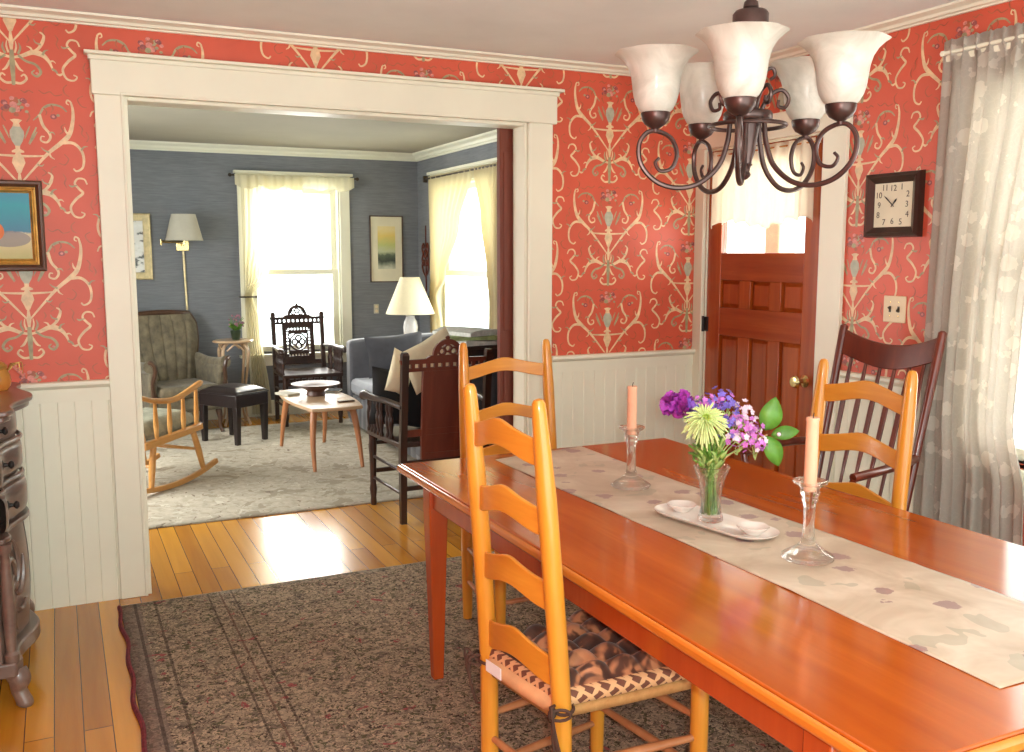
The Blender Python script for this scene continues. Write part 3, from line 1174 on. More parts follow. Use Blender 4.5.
def ladder_chair(label, loc, rz, cushion=False, H=1.175, slats=((1.052, .062), (.890, .064), (.715, .068), (.532, .072)), W_=(.200, .232)):
    t = thing('ladder_back_chair', label, 'chair', loc, rz, 'ladder-back chairs around the dining table')
    rw, fw_ = W_
    for sgn in (-1, 1):
        m = MB()
        P_ = []
        for z in (0.0, .2, .44, .62, .8, .95, 1.05, H - .03, H - .012, H - .003, H):
            y = sgn * (rw - .012 * max(0, (z - .44) / .73))
            r_ = .0235 if z < .95 else .0235 - .0065 * (z - .95) / .2
            if z > H - .03:
                r_ = {H - .012: .0155, H - .003: .011, H: .004}.get(z, r_)
            P_.append((post_x(z), y, max(z, .0), r_ if z > 0 else .019))
        m.tube([p[:3] for p in P_], [p[3] for p in P_], 16)
        m.build('back_post', 'maple', t)
    for sgn in (-1, 1):
        m = MB()
        P_ = [(.196, sgn * fw_, 0, .017), (.196, sgn * fw_, .12, .020), (.196, sgn * fw_, .30, .023), (.196, sgn * fw_, .44, .0225), (.196, sgn * fw_, .455, .019), (.196, sgn * fw_, .459, .008)]
        m.tube([p[:3] for p in P_], [p[3] for p in P_], 16)
        m.build('front_leg', 'maple', t)
    for z, h in slats:
        m = MB()
        yy = rw - .012 * (z - .44) / .73 - .008
        slat(m, post_x(z), -yy, yy, z, h)
        m.build('slat', 'maple_h', t, bevel=.003)
    # rungs: two each side, two front, one back; ends swell at the middle
    def rung(a, b):
        m = MB()
        a, b = Vector(a), Vector(b)
        P_ = [a.lerp(b, k / 6) for k in range(7)]
        m.tube(P_, [.008, .010, .0115, .012, .0115, .010, .008], 10)
        m.build('rung', 'paleleg', t)
    for sgn in (-1, 1):
        for z in (.16, .30):
            rung((post_x(0), sgn * rw, z), (.196, sgn * fw_, z - .012))
    for z in (.20, .335):
        rung((.196, -fw_, z), (.196, fw_, z))
    rung((post_x(0), -rw, .24), (post_x(0), rw, .24))
    # seat: woven rush over four rails
    m = MB()
    out = [(-.205, -rw + .02), (-.205, rw - .02), (.212, fw_ - .0), (.212, -fw_ + .0)]

    def seat_pt(u, v):
        x = -.205 + .417 * u
        w_ = (rw - .018) + (fw_ - rw + .015) * u
        return (x, (2 * v - 1) * w_, .438 + .012 * min(1, 6 * min(u, 1 - u, v, 1 - v)) - .010 * sin(pi * u) * sin(pi * v))
    m.grid(seat_pt, 16, 16)
    m.build('seat', 'maple_d', t, solid=.026)
    if cushion:
        m = MB()

        def edge(u, v):
            return min(u, 1 - u, v, 1 - v)

        def cpt(u, v):
            x = -.195 + .405 * u
            w_ = (rw - .010) + (fw_ - rw + .010) * u
            # tufts: a 4 x 4 field of pillows pinched between
            e = edge(u, v)
            q = abs(sin(pi * 5 * u + .3)) * abs(sin(pi * 5 * v + .4))
            z = .490 + .030 * q ** .6 * min(1, e * 9) + .014 * min(1, e * 6)
            return (x, (2 * v - 1) * w_, z)
        m.grid(cpt, 56, 56, 0)
        # boxing down the sides
        ring = [(-.195, -(rw - .01)), (.21, -fw_), (.21, fw_), (-.195, (rw - .01))]
        R_ = []
        for i in range(4):
            a, b = ring[i], ring[(i + 1) % 4]
            for k in range(12):
                s_ = k / 12
                R_.append((a[0] + (b[0] - a[0]) * s_, a[1] + (b[1] - a[1]) * s_))
        n = len(R_)
        vs = []
        for z, ex in ((.490, 0), (.486, .010), (.470, .015), (.452, .010), (.446, .0)):
            vs += [(x + ex * (1 if x > .2 else -1 if x < -.19 else 0), y + ex * (1 if y > 0 else -1), z) for x, y in R_]
        fs = [(k * n + i, k * n + (i + 1) % n, (k + 1) * n + (i + 1) % n, (k + 1) * n + i) for k in range(4) for i in range(n)]
        m.add(vs, fs, 1)
        c = m.build('seat_cushion', ['tuft', 'lattice'], t, sharp=60)
        # plain tan back edge with the white care tag
        g = MB()
        g.tube([(-.204, -(rw - .02) + (2 * rw - .04) * k / 10, .452 - .004 * sin(pi * k / 10)) for k in range(11)], [.012] + [.022] * 9 + [.012], 12)
        g.build('rear_roll', 'tan_cloth', c)
        g = MB()
        g.box(-.2285, -.2265, .055, .125, .440, .470)
        g.build('care_tag', 'tag', c)
        for sgn in (-1, 1):
            g = MB()
            px, py = post_x(.44), sgn * rw
            g.tube([(px + .027 * cos(a * pi / 8), py + .027 * sin(a * pi / 8), .448 + .002 * sin(a)) for a in range(16)], .0045, 6, closed=True)
            for k in range(3):
                g.tube(spline([(px - .026, py + sgn * .012, .45), (px - .040 - .006 * k, py + sgn * (.022 + .005 * k), .455 + .012 * k), (px - .045, py + sgn * (.026 + .004 * k), .42), (px - .038 + .01 * k, py + sgn * (.022 + .006 * k), .36 - .02 * k)], 5), .0038, 6)
            for s2 in (-1, 1):
                g.tube([(px - .027 + .022 * cos(a * pi / 6), py + sgn * .018 + s2 * (.012 + .012 * cos(a * pi / 6)), .452 + .013 * sin(a * pi / 6)) for a in range(12)], .004, 6, closed=True)
            g.build('tie', 'cord', c)
    return t


RUGT = .0112
ladder_chair('honey ladder-back chair nearest, with brown tufted cushion and tag tied on', (1.172, 2.008, RUGT), radians(7.5), True, W_=(.160, .205))
ladder_chair('honey ladder-back chair at the far end of the table, before the opening', (1.655, 3.28, RUGT), -pi / 2, False, 1.135, ((1.008, .054), (.822, .052), (.66, .06), (.52, .06)))
ladder_chair('honey ladder-back chair on the window side, in front of the dark spindle chair', (2.165, 2.325, RUGT), pi + radians(1), False, 1.125, ((1.008, .062), (.832, .062), (.66, .064), (.52, .066)))

# ---- dark spindle-back armchair against the right wall
t = thing('spindle_back_chair', 'dark reddish spindle-back armchair with a scooped crest by the lace curtain', 'chair', (2.655, 2.767, .0112), pi + radians(8))
BZ = .475


def sb(z, y, lean=.245):          # local back line: x at height z
    return -.235 - lean * (z - BZ)


for sgn in (-1, 1):
    m = MB()
    P_ = [(sb(z, 0), sgn * (.213 + .02 * (z - BZ)), z, r_) for z, r_ in ((.44, .016), (.6, .017), (.8, .016), (1.0, .017), (1.15, .018), (1.185, .016), (1.192, .008))]
    m.tube([p[:3] for p in P_], [p[3] for p in P_], 12)
    m.build('back_post', 'mahog', t)
m = MB()
n = 20
vs, fs = [], []
for i in range(n + 1):
    s_ = 2 * i / n - 1
    y = .223 * s_
    top = 1.172 - .052 * (1 - s_ * s_) ** 1.0
    bot = 1.072 - .050 * (1 - s_ * s_) ** 1.3
    for z in (bot, top):
        xb = sb(z, 0) - .030 * (1 - s_ * s_)
        vs += [(xb - .011, y, z), (xb + .011, y, z)]
for i in range(n):
    a, b = 4 * i, 4 * i + 4
    fs += [(a, b, b + 2, a + 2), (a + 1, a + 3, b + 3, b + 1), (a + 2, b + 2, b + 3, a + 3), (a, a + 1, b + 1, b)]
fs += [(0, 2, 3, 1), (4 * n, 4 * n + 1, 4 * n + 3, 4 * n + 2)]
m.add(vs, fs)
m.build('crest_rail', 'mahog', t, bevel=.004)
for k in range(6):
    m = MB()
    y0 = -.160 + .064 * k
    P_ = []
    for z, w_ in ((.47, .010), (.60, .012), (.72, .020), (.86, .022), (.98, .014), (1.07, .011)):
        s_ = y0 * 1.07 / .223
        bw = .030 * (1 - s_ * s_) * (z - .47) / .6
        P_.append(((sb(z, 0) - bw, y0 * (1 + .09 * (z - .47)), z), w_))
    for (a, wa), (b, wb) in zip(P_, P_[1:]):
        m.bar(a, b, wa, .010, (1, 0, 0), 0, wb, .010)
    m.build('spindle', 'mahog', t, bevel=.002)
m = MB()
sh = [(.24 * cos(a) if cos(a) > 0 else .245 * cos(a), .255 * sin(a)) for a in [2 * pi * k / 40 for k in range(40)]]
sh = [(max(-.25, min(.235, 1.25 * x)), max(-.25, min(.25, 1.2 * y))) for x, y in sh]
m.prism(sh, lambda u, v, s: (u, v, .475 if s else .437))
m.build('seat', 'mahog', t, bevel=.006)
for sgn in (-1, 1):
    m = MB()
    m.tube(spline([(sb(.70, 0), sgn * .218, .70), (-.15, sgn * .262, .705), (.02, sgn * .275, .70), (.15, sgn * .262, .69)], 6), .017, 10)
    m.build('armrest', 'mahog', t)
    m = MB()
    m.tube([(.14, sgn * .215, .47), (.145, sgn * .235, .58), (.145, sgn * .262, .685)], [.012, .017, .012], 10)
    m.build('arm_support', 'mahog', t)
for sx in (-1, 1):
    for sy in (-1, 1):
        m = MB()
        m.tube([(sx * .15, sy * .16, .44), (sx * .175, sy * .19, .25), (sx * .20, sy * .215, .0)], [.016, .021, .013], 12)
        m.build('leg', 'mahog', t)
m = MB()
for sy in (-1, 1):
    m.tube([(-.185, sy * .199, .17), (.185, sy * .199, .17)], .010, 8)
m.tube([(0, -.199, .17), (0, .199, .17)], .010, 8)
m.build('stretcher', 'mahog', t)

# ---- tray, dishes, candlesticks, candles
TT = TZ + .0045
t_ang = math.atan2(-.095, .44)
m = MB()
for s_, (ra, rb, z) in enumerate(()):
    pass


def stadium(hl, hw, n=10):
    q = []
    for k in range(n + 1):
        a = -pi / 2 + pi * k / n
        q.append((hw * cos(a) + (hl - hw), hw * sin(a)))
    for k in range(n + 1):
        a = pi / 2 + pi * k / n
        q.append((hw * cos(a) - (hl - hw), hw * sin(a)))
    return q


LV = [(0.0, .165, .046), (.0, .176, .052), (.006, .191, .064), (.012, .203, .070), (.0145, .204, .071), (.0135, .201, .0685), (.008, .188, .060), (.005, .174, .050)]
k_ = len(stadium(1, .5))
vs = []
for z, hl, hw in LV:
    vs += [(v_, u_, z) for u_, v_ in stadium(hl, hw)]
fs = [(a * k_ + i, a * k_ + (i + 1) % k_, (a + 1) * k_ + (i + 1) % k_, (a + 1) * k_ + i) for a in range(len(LV) - 1) for i in range(k_)]
fs += [tuple(range(k_))[::-1], tuple((len(LV) - 1) * k_ + i for i in range(k_))]
m.add(vs, fs)
o = m.build('serving_tray', 'ceramic', loc=(1.612, 2.075, TT))
o.rotation_euler = (0, 0, -t_ang * -1 if False else math.atan2(.085, .44) * 1.0)
tag(o, 'long oval white ceramic tray under the flower vase', 'tray')
for (x, y, lab) in ((1.601, 2.212, 'small white votive dish on the tray, at its end toward the opening'), (1.640, 1.945, 'small white votive dish on the tray, at its end toward the near candlestick')):
    m = MB()
    m.lathe([(.020, 0), (.024, .004), (.034, .013), (.042, .020), (.0425, .022), (.039, .021), (.030, .013), (.0, .010)], 24, (0, 0, 0), 0, None, lambda a, z: .07 * sin(5 * a) * min(1, z / .03))
    o = m.build('votive_dish', 'ceramic', loc=(x, y, TT + .0055))
    tag(o, lab, 'dish', 'white dishes on the tray')


def candlestick(x, y, lab, lab2, top, h=.198):
    m = MB()
    m.lathe([(.0, .0), (.060, .0), (.064, .003), (.065, .007), (.060, .012), (.044, .022), (.027, .034), (.018, .044), (.0155, .060), (.0135, .090), (.0145, .125), (.0165, .143), (.0195, .148), (.0205, .152), (.019, .157), (.022, .162), (.0245, .170), (.0225, .176),
             (.026, .182), (.040, .190), (.0425, .1945), (.041, .198), (.030, .194), (.0175, .190), (.0165, .172), (.0, .171)], 12)
    o = m.build('candlestick', 'glass', loc=(x, y, TT - .0005), sharp=60)
    tag(o, lab, 'candlestick', 'glass candlesticks on the table runner')
    t = thing('taper_candle', lab2, 'candle', (x, y, TT + .1715), 0, 'peach candles')
    m = MB()
    hh = top - (TT + .1715)
    m.lathe([(.0, .0), (.0150, .0), (.0158, .02), (.0150, hh - .01), (.0162, hh - .006), (.0150, hh), (.009, hh - .001), (.0, hh - .003)], 18, wob=lambda a, z: .03 * sin(3 * a + z * 40))
    m.build('wax', 'candle', t)
    m = MB()
    m.tube([(0, 0, hh - .004), (.001, 0, hh + .006), (.004, .001, hh + .011)], .0014, 6)
    m.build('wick', 'wick', t)


candlestick(1.636, 1.735, 'clear glass candlestick nearest the camera, right of the flower vase', 'peach candle in the near glass candlestick, right of the flowers', 1.107)
candlestick(1.640, 2.545, 'clear glass candlestick farther off, left of the flower vase', 'peach candle in the far glass candlestick, left of the flowers', 1.082)

# ---- vase of flowers
VX, VY, VZ = 1.612, 2.092, TT + .0065
t = tag(MB().lathe([(.0, .0), (.030, .0), (.034, .006), (.034, .014), (.029, .030), (.0265, .060), (.029, .085), (.036, .120), (.050, .156), (.0485, .1575), (.034, .120), (.027, .085), (.0245, .060), (.026, .034), (.022, .020), (.0, .016)], 14,
                   wob=lambda a, z: .04 * cos(7 * a)).build('flower_vase', 'glass', loc=(VX, VY, VZ), sharp=60),
        'clear fluted glass vase full of green stems, standing on the white tray', 'vase')
VR = Vector((cos(YAW), -sin(YAW), 0))          # to the right as the room is entered
VF = Vector((sin(YAW), cos(YAW), 0))


def flower(name, label, head, cat='flower', group='flowers in the glass vase'):
    return thing(name, label, cat, (VX, VY, VZ + .018), 0, group), Vector(head) - Vector((VX, VY, VZ + .018))


def stemline(h, r_, t, mat_='stem', foot=(0, 0), k=.2):
    m = MB()
    hd = Vector(h)
    nx, ny = hd.x * .13, hd.y * .13
    m.tube(spline([(foot[0], foot[1], .002), (foot[0] * .5 + nx * .5, foot[1] * .5 + ny * .5, .075), (nx * 1.2, ny * 1.2, .145), (hd.x * .55, hd.y * .55, .15 + (hd.z - .15) * .55), tuple(hd)], 6), r_, 7)
    return m.build('stem', mat_, t)


# lime spider chrysanthemum
t, h = flower('chrysanthemum', 'lime green spider chrysanthemum drooping at the front of the vase', (1.556, 2.055, 1.058))
stemline(h, .003, t, foot=(-.008, -.006))
m = MB()
rnd = random.Random(5)
face = Vector((-.25, -.72, .62)).normalized()
sx = face.orthogonal().normalized()
sy = face.cross(sx)
for ring, (cnt, th0, ln) in enumerate(((14, .25, .030), (22, .65, .042), (28, 1.05, .054), (30, 1.45, .062), (26, 1.85, .064), (18, 2.3, .060))):
    for k in range(cnt):
        a = 2 * pi * (k + rnd.random() * .6) / cnt
        th = th0 + rnd.uniform(-.12, .12)
        d = face * cos(th) + (sx * cos(a) + sy * sin(a)) * sin(th)
        side = d.cross(face).normalized()
        l_ = ln * rnd.uniform(.85, 1.1)
        c0 = h + d * .008
        c1 = h + d * l_ * .6 + Vector((0, 0, -.002))
        c2 = h + d * l_ + Vector((0, 0, -.010 - .008 * th0 * rnd.random())) - face * 0 + face * .006 * (1 if ring < 4 else 0)
        m.tube(spline([tuple(c0), tuple(c1), tuple(c2)], 3), [.0012, .0022, .0026, .0026, .0024, .0022, .0014], 5, 0 if ring > 0 else 1)
m.ball(h + face * .004, .014, 10, 1)
m.build('bloom', ['mum', 'mum_c'], t)

# magenta carnation
t, h = flower('carnation', 'ruffled magenta purple flower at the upper left of the bouquet', (1.522, 2.13, 1.082))
stemline(h, .0028, t, foot=(-.014, .004))
m = MB()
for k in range(120):
    a, b = rnd.uniform(0, 2 * pi), math.acos(rnd.uniform(-.35, 1))
    d = Vector((sin(b) * cos(a), sin(b) * sin(a), cos(b)))
    u = d.orthogonal().normalized()
    w_ = d.cross(u)
    q = rnd.uniform(0, pi)
    u, w_ = u * cos(q) + w_ * sin(q), w_ * cos(q) - u * sin(q)
    r0, r1 = .012, .050 * rnd.uniform(.8, 1.05)
    ww = .0135
    vs = [h + d * r0 - u * .003, h + d * r0 + u * .003]
    for i in range(5):
        s_ = i / 4 * 2 - 1
        vs.append(h + d * (r1 - .004 * s_ * s_ + .002 * (i % 2)) + u * ww * s_ + w_ * .004 * (1 if i % 2 else -1))
    m.add(vs, [(0, 1, 6, 5, 4, 3, 2)], 1 if d.x > .1 and d.z < .5 else 0)
m.ball(h - Vector((0, 0, .012)), .02, 10, 0)
m.build('bloom', ['carn', 'carn_b'], t)

# small violet and mauve sprigs
SPR = [((1.640, 2.16, 1.085), 'viol', 'tallest violet sprig standing straight above the vase'),
       ((1.605, 2.13, 1.078), 'viol', 'violet sprig just behind the lime chrysanthemum'),
       ((1.690, 2.14, 1.088), 'viol', 'violet sprig at the top right of the bouquet'),
       ((1.645, 2.07, 1.045), 'viol', 'deep violet sprig in the middle of the bouquet'),
       ((1.695, 2.08, 1.035), 'mauve', 'mauve sprig right of the middle violet sprig'),
       ((1.730, 2.11, 1.058), 'blush', 'pale blush sprig at the upper right, above the mauve sprigs'),
       ((1.745, 2.08, 1.020), 'mauve', 'mauve sprig nearest the leafy twig'),
       ((1.728, 2.05, .985), 'mauve', 'low mauve sprig hanging above the vase rim at the right'),
       ((1.665, 2.05, 1.005), 'mauve', 'mauve sprig low in the middle, just right of the lime chrysanthemum'),
       ((1.625, 2.20, 1.050), 'viol', 'violet sprig at the back, half hidden by the lime chrysanthemum'),
       ((1.690, 2.12, 1.060), 'viol', 'violet sprig between the tallest violet and the blush sprig')]
for hp, mt, lab in SPR:
    t, h = flower('blossom_sprig', lab + ', of tiny florets', hp)
    stemline(h, .0016, t, 'stem_pale', foot=(rnd.uniform(-.014, .014), rnd.uniform(-.014, .014)))
    m = MB()
    for k in range(26):
        c = h + Vector((rnd.gauss(0, .018), rnd.gauss(0, .016), rnd.gauss(0, .016)))
        face_ = (c - h + Vector((-.2, -.6, .5)) * .02).normalized()
        u = face_.orthogonal().normalized()
        w_ = face_.cross(u)
        mi_ = 0 if rnd.random() < .72 else 1
        R_ = rnd.uniform(.0075, .011)
        for p5 in range(5):
            a = 2 * pi * p5 / 5
            d = u * cos(a) + w_ * sin(a)
            e = w_ * cos(a) - u * sin(a)
            m.add([c, c + d * R_ * .6 + e * R_ * .38 + face_ * .001, c + d * R_ + face_ * .002, c + d * R_ * .6 - e * R_ * .38 + face_ * .001], [(0, 1, 2, 3)], mi_)
    m.build('florets', [mt, 'blush' if mt != 'viol' else 'mauve'], t)
    m = MB()
    for k in range(5):
        c = h + Vector((rnd.gauss(0, .012), rnd.gauss(0, .012), rnd.uniform(-.05, -.012)))
        m.tube([tuple(h + Vector((0, 0, -.06)) * .9), tuple(c)], .0012, 5)
        d = Vector((rnd.uniform(-1, 1), rnd.uniform(-1, 1), rnd.uniform(.2, 1))).normalized()
        u = d.orthogonal().normalized()
        m.add([c, c + d * .012 + u * .004, c + d * .026, c + d * .012 - u * .004], [(0, 1, 2, 3)])
    m.build('foliage', 'stem_pale', t)


def leafmesh(m, base, tip, nrm, w_):
    base, tip, nrm = Vector(base), Vector(tip), Vector(nrm).normalized()
    ax_ = tip - base
    sd = ax_.normalized().cross(nrm).normalized()
    nrm = sd.cross(ax_.normalized())
    n = 10
    vs, fs = [], []
    for i in range(n + 1):
        s_ = i / n
        ww = w_ * (sin(pi * s_ ** .85)) ** .8 * .5
        c = base + ax_ * s_ - nrm * .010 * (2 * s_ - 1) ** 2
        vs += [c + sd * ww + nrm * .004 * ww / w_ * 2, c, c - sd * ww + nrm * .004 * ww / w_ * 2]
    for i in range(n):
        a, b = 3 * i, 3 * i + 3
        fs += [(a, a + 1, b + 1, b), (a + 1, a + 2, b + 2, b + 1)]
    m.add(vs, fs)


t, h = flower('leafy_twig', 'tan twig with three broad green leaves reaching out to the right', (1.772, 2.055, .998))
stemline(h, .0022, t, 'twig', foot=(-.012, -.006))
nr = -VF + Vector((0, 0, .35))
J = h
for d0, d1, w_ in ((VR * -.004 + Vector((0, 0, .010)), VR * .022 + Vector((0, 0, .106)), .064), (VR * .012, VR * .092 + Vector((0, 0, .012)), .040), (VR * .0 - Vector((0, 0, .004)), VR * .040 + Vector((0, 0, -.092)), .054)):
    m = MB()
    leafmesh(m, J + d0, J + d1, nr, w_)
    m.build('leaf', 'leaf', t, solid=.0006)
m = MB()
m.ball(J + VR * .03 + Vector((0, -.004, .002)), .006, 8, 0)
m.build('bud', 'blush', t)
# green filler stems in the water
FIL = []
for k in range(22):
    a, r_ = rnd.uniform(0, 2 * pi), rnd.uniform(.03, .10)
    hp = (VX + r_ * cos(a) * .9, VY + r_ * sin(a) * .6, VZ + rnd.uniform(.19, .27))
    FIL.append(hp)
for i, hp in enumerate(FIL):
    t, h = flower('foliage_stem', 'green leafy filler stem crowded in the glass vase below the blooms', hp, 'foliage', 'filler stems in the vase')
    a = rnd.uniform(0, 2 * pi)
    stemline(h, .0032, t, 'stem', foot=(.017 * cos(a), .017 * sin(a)))
    m = MB()
    for k in range(7):
        s_ = .35 + .6 * k / 7
        base = Vector((h.x * s_ * s_, h.y * s_ * s_, .018 + (h.z - .018) * s_))
        q = rnd.uniform(0, 2 * pi)
        d = Vector((cos(q) * .6, sin(q) * .6, .8)).normalized() * (rnd.uniform(.02, .036) if s_ > .62 else .014)
        leafmesh(m, base, base + d, Vector((-.3, -.7, .6)), .010)
    m.build('leaves', 'stem_pale' if i % 2 else 'stem', t)

# ---- chandelier over the table
CHX, CHY = 1.661, 2.045
t = thing('chandelier', 'dark bronze scrolled chandelier with five frosted glass bell shades over the table', 'chandelier', (CHX, CHY, 0))
HR = .242
m = MB()
m.lathe([(.0, ZC), (.062, ZC), (.064, ZC - .012), (.050, ZC - .030), (.020, ZC - .040), (.010, ZC - .052), (.0, ZC - .053)], 24)
m.build('canopy', 'bronze', t)
m = MB()
zc_ = ZC - .05
k = 0
while zc_ > 2.20:
    pts = []
    for j in range(16):
        a = 2 * pi * j / 16
        u, w_ = .011 * cos(a), .020 * sin(a)
        pts.append((u if k % 2 else 0, 0 if k % 2 else u, zc_ - .016 + w_))
    m.tube(pts, .0034, 6, closed=True)
    zc_ -= .030
    k += 1
m.build('chain', 'bronze', t)
ztop = zc_ + .008
m = MB()
m.tube([(.012 * cos(a * pi / 8), 0, ztop - .008 + .014 * sin(a * pi / 8)) for a in range(16)], .0036, 6, closed=True)
m.lathe([(.0, ztop - .020), (.008, ztop - .022), (.018, ztop - .032), (.020, ztop - .044), (.014, ztop - .054), (.012, 2.128), (.040, 2.124), (.046, 2.116), (.046, 2.084), (.038, 2.078), (.014, 2.074), (.012, 1.96), (.016, 1.93), (.024, 1.91), (.028, 1.895),
         (.020, 1.885), (.020, 1.872), (.060, 1.870), (.064, 1.864), (.064, 1.852), (.060, 1.846), (.034, 1.842), (.030, 1.82), (.022, 1.77), (.014, 1.742), (.014, 1.736), (.017, 1.733), (.012, 1.728), (.009, 1.716), (.013, 1.708), (.010, 1.702), (.0, 1.694)], 20)
m.build('body', 'bronze', t)
m = MB()
m.tube([(.098 * cos(a * pi / 24), .098 * sin(a * pi / 24), 1.834) for a in range(48)], .0055, 8, closed=True)
m.build('ring', 'bronze', t)
for k in range(5):
    a = -2.33 + 2 * pi * k / 5
    ca, sa = cos(a), sin(a)

    def P3(q, off=0):
        return [((r_) * ca - off * sa, (r_) * sa + off * ca, z, w_) for r_, z, w_ in q]
    m = MB()
    q = spline(P3([(.040, 1.872, .005), (.046, 1.84, .0065), (.052, 1.79, .0068), (.074, 1.73, .007), (.125, 1.685, .007), (.185, 1.674, .007), (.240, 1.692, .007), (.278, 1.735, .0068), (.284, 1.785, .0066), (.264, 1.816, .0064), (.235, 1.820, .006),
                   (.200, 1.802, .006), (.184, 1.764, .006), (.196, 1.726, .0055), (.226, 1.718, .005), (.240, 1.738, .0045), (.230, 1.752, .004)]), 6)
    m.tube([p[:3] for p in q], [p[3] for p in q], 8)
    arm = m.build('arm', 'bronze', t)
    g = MB()
    cx, cy = HR * ca, HR * sa
    g.lathe([(.0, 1.818), (.008, 1.818), (.008, 1.826), (.012, 1.828), (.028, 1.838), (.036, 1.850), (.0385, 1.864), (.038, 1.868), (.030, 1.866), (.0, 1.864)], 20, (cx, cy, 0))
    g.build('cup', 'bronze', arm)
    g = MB()
    pr_ = [(r_, 1.866 + (z - 1.866) * .9) for r_, z in [(.034, 1.866), (.044, 1.876), (.053, 1.894), (.059, 1.918), (.062, 1.944), (.065, 1.968), (.071, 1.992), (.083, 2.014), (.099, 2.030), (.108, 2.036)]]
    in_ = [(r_ - .0035, z + .0015) for r_, z in pr_[::-1]]
    g.lathe(pr_ + in_, 40, (cx, cy, 0), 0, None, lambda a_, z: max(0, (z - 1.96) / .076) * .028 * cos(8 * a_))
    g.build('shade', 'frost', arm)
# upper curls standing on the plate between the shades
for k in range(5):
    a = -2.33 + 2 * pi * (k + .5) / 5
    ca, sa = cos(a), sin(a)
    m = MB()
    q = spline([(r_ * ca, r_ * sa, z, w_) for r_, z, w_ in [(.030, 1.862, .006), (.040, 1.885, .006), (.060, 1.915, .0058), (.088, 1.925, .0055), (.106, 1.905, .0052), (.098, 1.882, .005), (.080, 1.884, .0046), (.080, 1.900, .004)]], 6)
    m.tube([p[:3] for p in q], [p[3] for p in q], 8)
    q = spline([(r_ * ca, r_ * sa, z, w_) for r_, z, w_ in [(.022, 1.87, .0055), (.030, 1.93, .0055), (.044, 1.972, .005), (.062, 1.980, .005), (.068, 1.962, .0046), (.056, 1.952, .004)]], 6)
    m.tube([p[:3] for p in q], [p[3] for p in q], 8)
    m.build('scroll', 'bronze', t)

# ---- wall clock
t = thing('wall_clock', 'square dark brown framed wall clock with a cream face beside the door', 'clock', (XR, 2.985, 1.706))
m = MB()
s0, s1 = .148, .098
for d0, d1_, a, b in ((-.002, -.030, s0, s0 * .97), (-.030, -.036, s0 * .97, s0 * .86), (-.036, -.016, s0 * .86, s1)):
    A_ = [(-a, -a), (a, -a), (a, a), (-a, a)]
    B_ = [(-b, -b), (b, -b), (b, b), (-b, b)]
    vs = [(d0, y, z * .92) for y, z in A_] + [(d1_, y, z * .92) for y, z in B_]
    m.add(vs, [(i, (i + 1) % 4, 4 + (i + 1) % 4, 4 + i) for i in range(4)])
m.add([(-.002, -s0, -s0 * .92), (-.002, s0, -s0 * .92), (-.002, s0, s0 * .92), (-.002, -s0, s0 * .92)], [(0, 1, 2, 3)])
m.build('frame', 'darkwood', t, sharp=20)
m = MB()
m.box(-.018, -.014, -s1 - .002, s1 + .002, -s1 * .92 - .002, s1 * .92 + .002)
face = m.build('face', 'paperwhite', t)


def text_part(name, body, size, mat_, parent, loc, rot):
    cu = bpy.data.curves.new(name, 'FONT')
    cu.body = body
    cu.size = size
    cu.align_x = 'CENTER'
    cu.align_y = 'CENTER'
    cu.extrude = .0004
    tmp = bpy.data.objects.new(name + '_tmp', cu)
    C.objects.link(tmp)
    dg = bpy.context.evaluated_depsgraph_get()
    dg.update()
    me = bpy.data.meshes.new_from_object(tmp.evaluated_get(dg))
    me.transform(Matrix.Translation(loc) @ rot)
    me.materials.clear()
    me.materials.append(M[mat_])
    bpy.data.objects.remove(tmp)
    o = bpy.data.objects.new(name, me)
    C.objects.link(o)
    o.parent = parent
    return o


RW_ = Matrix(((0, 0, -1, 0), (-1, 0, 0, 0), (0, 1, 0, 0), (0, 0, 0, 1)))   # text plane facing -x
for k in range(1, 13):
    a = pi / 2 - 2 * pi * k / 12
    y, z = cos(a), sin(a)
    sc = .074 / max(abs(y), abs(z)) if k % 3 == 0 else .080 / max(abs(y), abs(z)) * .97
    text_part('numeral', str(k), .036, 'rodmetal', face, (-.0186, -y * sc, z * sc * .93), RW_)
for ln, hw, ang, nm in ((.034, .0045, 41, 'hour_hand'), (.062, .003, -49, 'minute_hand')):
    a = radians(90 - ang)
    d = Vector((0, -cos(a), sin(a)))
    n_ = Vector((0, sin(a), cos(a)))
    m = MB()
    b0 = Vector((-.0205 if nm == 'hour_hand' else -.0215, 0, 0))
    vs = [b0 - d * .012 + n_ * hw * .4, b0 + n_ * hw * .5, b0 + d * ln * .7 + n_ * hw, b0 + d * ln, b0 + d * ln * .7 - n_ * hw, b0 - n_ * hw * .5, b0 - d * .012 - n_ * hw * .4]
    m.add(vs, [tuple(range(7))])
    m.build(nm, 'black_iron', face, solid=.0006)
m = MB()
m.lathe([(.0, 0), (.004, 0), (.004, .002), (.0, .002)], 12, (-.0235, 0, 0), 0, Matrix.Rotation(pi / 2, 4, 'Y'))
m.build('hub', 'black_iron', face)

# ---- double switch plate
t = thing('light_switch', 'almond double switch plate on the red wall under the clock', 'light switch', (XR, 2.960, 1.266))
m = MB()
m.box(-.006, 0, -.060, .060, -.057, .057)
m.build('plate', 'switch', t, bevel=.003)
for y in (-.023, .023):
    m = MB()
    m.box(-.0068, -.006, y - .006, y + .006, -.013, .013)
    m.bar((-.0065, y, .002), (-.017, y, .008 if y > 0 else -.008), .007, .009, (0, 0, 1), 0, .006, .006)
    m.build('toggle', 'rodmetal', t)
for y in (-.023, .023):
    for z in (-.030, .030):
        m = MB()
        m.lathe([(.0, 0), (.003, 0), (.0025, .001), (.0, .0014)], 10, (-.006, y, z), 0, Matrix.Rotation(-pi / 2, 4, 'Y'))
        m.build('screw', 'brass', t)

